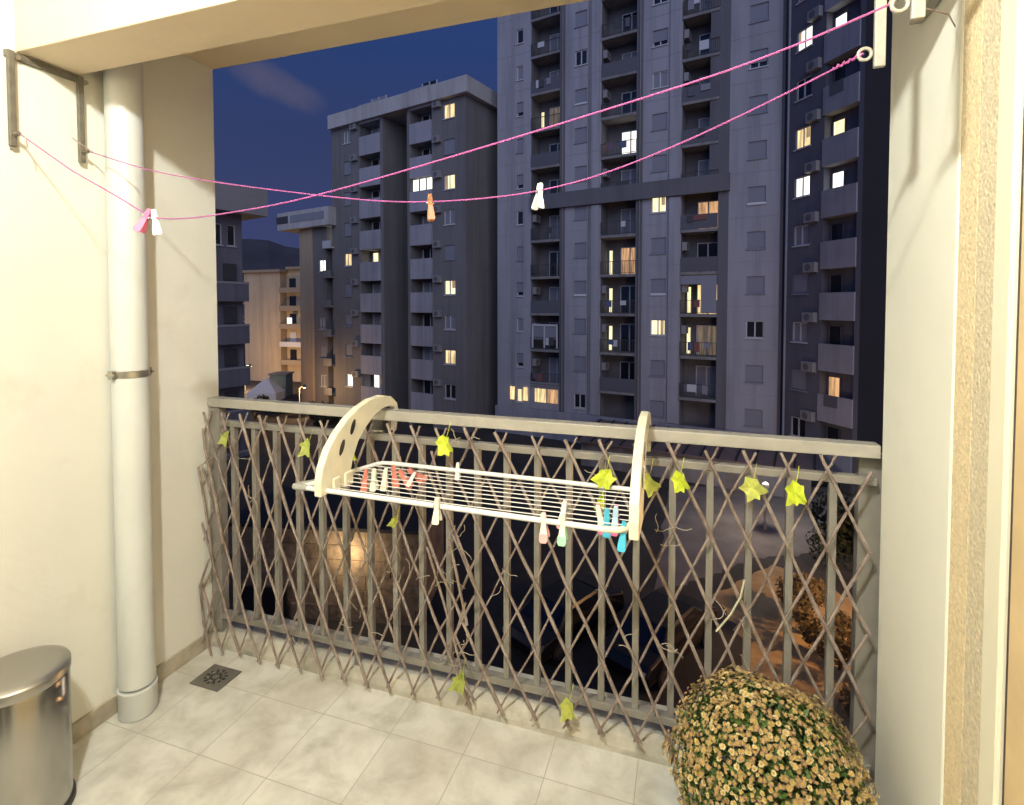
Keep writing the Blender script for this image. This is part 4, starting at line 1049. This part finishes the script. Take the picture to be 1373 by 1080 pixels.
# low roofs in front of the tower
x, y = W(*at(985, 30.5)); kio = empty('garage_row', (x, y, GZ), YAW + R(-30)); tag(kio, 'low tiled roof of a garage row at the foot of the tower', 'garage')
MB().box(-9.5, 4, 0, 3.6, 0, 1.7).build('wall', M['road'], kio)
rf_ = MB().prism([(-.5, 1.7), (4.1, 2.2), (4.1, 2.32), (-.5, 1.82)], 'x', -9.8, 4.3).build('roof', M['tile_roof'], kio)
rs = MB()
for k in range(15):
    x = -9.6 + k*.98; rs.prism([(-.52, 1.822), (4.1, 2.322), (4.1, 2.38), (-.52, 1.88)], 'x', x, x+.09)
rs.build('roof_rib', M['wing_end'], rf_)
for k in range(4):
    MB().box(-9+k*3.1, -6.6+k*3.1, -.04, -.004, .05, 1.55).build('garage_door', M['slab'], kio)

# stone clad wall with its lamp
x, y = W(*at(455, 17.6)); sw = empty('stone_wall', (x, y, GZ), YAW + R(-6)); tag(sw, 'low stone clad garage wall lit by a small lamp, seen through the trellis', 'wall')
m = MB(); rs_ = random.Random(2)
m.box(-4.1, 2.7, .06, 3.4, 0, 3.15)
zz = 0.0
for row, hgt in enumerate((.52, .56, .50, .54, .50, .50)):
    xx = -4.1
    while xx < 2.69:
        w = rs_.uniform(.55, 1.15); x1 = min(2.7, xx+w)
        if not (xx < -1.9 and zz < 1.0): m.box(xx+.008, x1-.008, rs_.uniform(-.02, .015), .059, zz+.008, zz+hgt-.008)
        xx = x1
    zz += hgt
m.build('stone_face', M['stone'], sw)
MB().box(-4.2, 2.8, -.12, 3.5, 3.151, 3.27).build('coping', M['ground'], sw)
MB().box(-3.9, -2.0, -.03, .058, .02, .98).build('opening', M['black'], sw)
lampo = MB().box(.22, .40, -.20, -.024, 2.82, 2.90).build('wall_lamp', M['pole'], sw)
MB().box(.25, .37, -.18, -.06, 2.80, 2.819).build('lamp_glass', M['lampglass'], lampo)
l = bpy.data.lights.new('bulb', 'POINT'); l.energy = 80; l.color = (1.0, .76, .46); l.shadow_soft_size = .08
b = bpy.data.objects.new('bulb', l); col.objects.link(b); b.parent = lampo; b.location = (.31, -.62, 2.45)

# parked cars, dark
def car_mesh(o, m):
    side_ = [(-2.1, .32), (-2.12, .62), (-1.95, .82), (-1.35, .90), (-.75, 1.36), (.75, 1.42), (1.45, 1.0), (2.05, .92), (2.12, .55), (2.08, .32)]
    b = MB(); n = len(side_); i0 = 0
    prof = []
    for yy, sx, top in ((-.86, .985, .90), (-.78, 1, 1), (.78, 1, 1), (.86, .985, .90)):
        prof.append([(x*sx, yy*(1 if z < .95 else .82), .32 + (z-.32)*top) for x, z in side_])
    for p in prof: b.v += p
    for k in range(3):
        for j in range(n): b.f.append((k*n+j, k*n+(j+1) % n, (k+1)*n+(j+1) % n, (k+1)*n+j))
    b.f.append(tuple(range(n))[::-1]); b.f.append(tuple(3*n+j for j in range(n)))
    body = b.build('body', m, o, bevel=.03)
    MB().quad((-1.33, -.60, .93), (-1.33, .60, .93), (-.80, .58, 1.33), (-.80, -.58, 1.33)).build('windscreen', M['glass'], o).location = (0, 0, .02)
    MB().quad((1.43, .60, 1.02), (1.43, -.60, 1.02), (.80, -.58, 1.40), (.80, .58, 1.40)).build('rear_window', M['glass'], o).location = (0, 0, .02)
    for s in (-1, 1):
        MB().prism([(-1.05, .98), (1.15, 1.0), (.68, 1.33), (-.70, 1.28)], 'y', s*.735-.01, s*.735+.01).build('side_window', M['glass'], o)
        for x in (-1.3, 1.3):
            w = MB().lathe([(.22, -.10), (.31, -.09), (.31, .09), (.22, .10)], n=20); w.v = [(a+x, c_+s*.80, b_+.31) for a, b_, c_ in w.v]
            wo = w.build('wheel', M['tyre'], o, smooth=True)
            h = MB().lathe([(.19, -.104), (.19, .104)], n=16); h.v = [(a+x, c_+s*.80, b_+.31) for a, b_, c_ in h.v]; h.build('rim', M['galv'], wo)
        MB().box(-2.125, -2.07, s*.62-.14, s*.62+.14, .60, .72).build('headlight', M['winframe'], o)
        MB().box(2.07, 2.125, s*.64-.12, s*.64+.12, .62, .74).build('tail_light', M['peg_red'], o)
for (px, f, a, lab, mm) in ((890, 16.0, 62, 'dark parked car nearest the lit sandy path below', 'carpaint'), (760, 17.0, 62, 'dark parked car below the middle of the drying rack', 'carpaint')):
    x, y = W(*at(px, f)); o = empty('parked_car', (x, y, GZ), R(a)); tag(o, lab, 'car', 'cars parked below the balcony'); car_mesh(o, M[mm])

# shrubs and trees
def foliage(o, name, m, c, rad, n, size, seed, lumps=7):
    r = random.Random(seed); b = MB(); cs = [(Vector((r.gauss(0, .45)*rad[0], r.gauss(0, .45)*rad[1], r.gauss(0, .4)*rad[2])), r.uniform(.35, .6)) for _ in range(lumps)]
    for k in range(n):
        cc, s = r.choice(cs); v = Vector((r.gauss(0, 1), r.gauss(0, 1), r.gauss(0, 1))).normalized()*r.uniform(.5, 1)
        p = Vector(c) + cc + Vector((v.x*rad[0]*s, v.y*rad[1]*s, v.z*rad[2]*s))
        if p.z < .05: p.z = r.uniform(.05, .3)
        t = Vector((r.gauss(0, 1), r.gauss(0, 1), r.gauss(0, 1))).normalized(); w = t.orthogonal().normalized(); L = size*r.uniform(.6, 1.4)
        b.quad(p-t*L, p+w*L*.4, p+t*L, p-w*L*.4)
    return b.build(name, m, o)
def shrub(px, f, h, wdt, m, lab, seed, n=1500, cat='shrub', trunk=.3, group='shrubs below the balcony', size=.07):
    x, y = W(*at(px, f)); o = empty(cat.replace(' ', '_'), (x, y, GZ)); tag(o, lab, cat, group)
    t = MB(); r = random.Random(seed)
    for k in range(5):
        a = r.uniform(0, 6.28); t.tube([(0, 0, 0), (math.cos(a)*wdt*.12, math.sin(a)*wdt*.12, trunk*h), (math.cos(a)*wdt*.4, math.sin(a)*wdt*.4, h*.75)], [.05, .035, .012], 6)
    t.build('trunk', M['bark'], o)
    foliage(o, 'crown', m, (0, 0, h*.6), (wdt*.7, wdt*.7, h*.5), n, size, seed)
shrub(1085, 16.9, 1.9, 1.25, M['shrub'], 'rusty shrub lit amber at the far end of the sandy path', 1, 2600)
shrub(1135, 15.2, 1.8, 1.2, M['shrub'], 'rusty shrub lit amber in the middle of the shrub row', 2, 2600)
shrub(1180, 13.6, 1.8, 1.1, M['shrub'], 'rusty shrub lit amber nearest to the pillar', 3, 2400)
shrub(1130, 21.5, 3.0, 2.3, M['tree'], 'dark bushy tree behind the amber lit shrubs', 4, 3800, 'tree', .4, 'trees below the balcony', .11)
shrub(1195, 20.0, 3.4, 2.0, M['tree'], 'dark bushy tree half hidden behind the right pillar', 5, 3400, 'tree', .4, 'trees below the balcony', .11)
for i, (px, f, h, w_) in enumerate(((340, 50, 1.6, 2.4), (372, 52, 1.3, 2.2), (415, 50, 1.5, 2.6), (445, 48, 1.4, 2.4))):
    shrub(px, f, h, w_, M['tree'], ['low dark bush in front of the beige house, beside the dark block', 'low dark bush directly in front of the white tent', 'low dark bush below the pale wall of the annex', 'low dark bush at the foot of the annex balconies'][i], 30+i, 900, 'bush', .3, 'bushes far below', .16)

# white tent and green kiosk far off
x, y = W(*at(355, 60)); o = empty('tent', (x, y, GZ), YAW); tag(o, 'small white pointed tent in front of the beige house', 'tent')
MB().poly([(-1.7, -1.2, .9), (1.7, -1.2, .9), (.15, 0, 2.6)]).poly([(1.7, -1.2, .9), (1.7, 1.2, .9), (.15, 0, 2.6)]).poly([(1.7, 1.2, .9), (-1.7, 1.2, .9), (.15, 0, 2.6)]).poly([(-1.7, 1.2, .9), (-1.7, -1.2, .9), (.15, 0, 2.6)]).build('canopy', M['peg_white'], o)
MB().box(-1.65, 1.65, -1.15, 1.15, 0, .899).build('tent_wall', M['peg_white'], o)
x, y = W(*at(371, 62)); o = empty('kiosk', (x, y, GZ), YAW); tag(o, 'teal green kiosk right of the white tent', 'kiosk')
MB().box(-.95, .95, 0, 2, 0, 2.6).build('body', mat('teal_panel', (.16, .22, .21), .7), o); MB().box(-1.1, 1.1, -.15, 2.15, 2.601, 2.75).build('roof', M['slab'], o)

# ================================================================== SKY AND LIGHT
world = bpy.data.worlds.new('World'); sc.world = world; world.use_nodes = True
nt = world.node_tree; L = nt.links.new; bg = nt.nodes['Background']
SUN_AZ = R(0)
sky = nt.nodes.new('ShaderNodeTexSky'); sky.sky_type = 'NISHITA'; sky.sun_disc = False
sky.sun_elevation = R(-3.5); sky.sun_rotation = R(180 - 18.4 + 20); sky.air_density = 1.0; sky.dust_density = 1.0; sky.ozone_density = 2.5
tc = nt.nodes.new('ShaderNodeTexCoord')
# one thin dusk cloud, in a fixed direction of the sky
def dirv(px, py):
    r = (px-CX)/F; u = (411-py)/F; v = Vector((r*math.cos(YAW)-math.sin(YAW), r*math.sin(YAW)+math.cos(YAW), u)); return v.normalized()
c = dirv(385, 122); rt_ = Vector((math.cos(YAW+.45), math.sin(YAW+.45), 0)); up_ = Vector((0, 0, 1))
sub = nt.nodes.new('ShaderNodeVectorMath'); sub.operation = 'SUBTRACT'; L(tc.outputs['Generated'], sub.inputs[0]); sub.inputs[1].default_value = c
nz = nt.nodes.new('ShaderNodeTexNoise'); nz.inputs['Scale'].default_value = 13; nz.inputs['Detail'].default_value = 8; L(tc.outputs['Generated'], nz.inputs['Vector'])
def dot(vec, k):
    d = nt.nodes.new('ShaderNodeVectorMath'); d.operation = 'DOT_PRODUCT'; L(sub.outputs[0], d.inputs[0]); d.inputs[1].default_value = vec*k
    s = nt.nodes.new('ShaderNodeMath'); s.operation = 'POWER'; s.inputs[1].default_value = 2
    a = nt.nodes.new('ShaderNodeMath'); a.operation = 'ABSOLUTE'; L(d.outputs['Value'], a.inputs[0]); L(a.outputs[0], s.inputs[0]); return s
a = dot((rt_ - up_*.28).normalized(), 1/.080); b_ = dot((up_ + rt_*.28).normalized(), 1/.026)
ad = nt.nodes.new('ShaderNodeMath'); L(a.outputs[0], ad.inputs[0]); L(b_.outputs[0], ad.inputs[1])
nm = nt.nodes.new('ShaderNodeMath'); nm.operation = 'MULTIPLY_ADD'; L(nz.outputs['Fac'], nm.inputs[0]); nm.inputs[1].default_value = 2.2; L(ad.outputs[0], nm.inputs[2])
mr = nt.nodes.new('ShaderNodeMapRange'); mr.interpolation_type = 'SMOOTHSTEP'; mr.inputs['From Min'].default_value = 0.95; mr.inputs['From Max'].default_value = 2.3; mr.inputs['To Min'].default_value = .62; mr.inputs['To Max'].default_value = 0
L(nm.outputs[0], mr.inputs['Value'])
SKYK = 1.0
sx = nt.nodes.new('ShaderNodeSeparateXYZ'); L(tc.outputs['Generated'], sx.inputs[0])
mxz = nt.nodes.new('ShaderNodeMath'); mxz.operation = 'MAXIMUM'; L(sx.outputs['Z'], mxz.inputs[0]); mxz.inputs[1].default_value = 0.30
cx_ = nt.nodes.new('ShaderNodeCombineXYZ'); L(sx.outputs['X'], cx_.inputs[0]); L(sx.outputs['Y'], cx_.inputs[1]); L(mxz.outputs[0], cx_.inputs[2])
L(cx_.outputs[0], sky.inputs['Vector']) if 'Vector' in sky.inputs else None
mul = nt.nodes.new('ShaderNodeMix'); mul.data_type = 'RGBA'; mul.blend_type = 'MULTIPLY'; mul.inputs['Factor'].default_value = 1
L(sky.outputs['Color'], mul.inputs['A']); mul.inputs['B'].default_value = (2.3, 4.1, 4.9, 1)
cm = nt.nodes.new('ShaderNodeMix'); cm.data_type = 'RGBA'; L(mr.outputs['Result'], cm.inputs['Factor']); hr = nt.nodes.new('ShaderNodeMapRange'); L(sx.outputs['Z'], hr.inputs['Value']); hr.inputs['From Min'].default_value = 0.0; hr.inputs['From Max'].default_value = 0.42; hr.inputs['To Min'].default_value = .75; hr.inputs['To Max'].default_value = 0
hz_ = nt.nodes.new('ShaderNodeMix'); hz_.data_type = 'RGBA'; L(hr.outputs['Result'], hz_.inputs['Factor']); L(mul.outputs['Result'], hz_.inputs['A']); hz_.inputs['B'].default_value = (.060, .064, .155, 1)
L(hz_.outputs['Result'], cm.inputs['A']); cm.inputs['B'].default_value = (.105, .098, .155, 1)
L(cm.outputs['Result'], bg.inputs['Color']); bg.inputs['Strength'].default_value = SKYK

sd = bpy.data.lights.new('dusk_glow', 'SUN'); so = bpy.data.objects.new('dusk_glow', sd); col.objects.link(so)
sd.energy = 1.08; sd.angle = R(60); sd.color = (0.90, 0.91, 1.0)
az = YAW + R(4); el = R(26)                 # the afterglow lies behind the viewer, slightly to the right
d = Vector((-math.sin(az)*math.cos(el), math.cos(az)*math.cos(el), -math.sin(el)))
so.rotation_euler = d.to_track_quat('-Z', 'Y').to_euler(); so.location = (0, -30, 30)

sc.view_settings.view_transform = 'Standard'; sc.view_settings.look = 'None'
sc.view_settings.exposure = 0.0; sc.view_settings.gamma = 1.0; sc.view_settings.use_curve_mapping = False
sc.cycles.use_adaptive_sampling = True
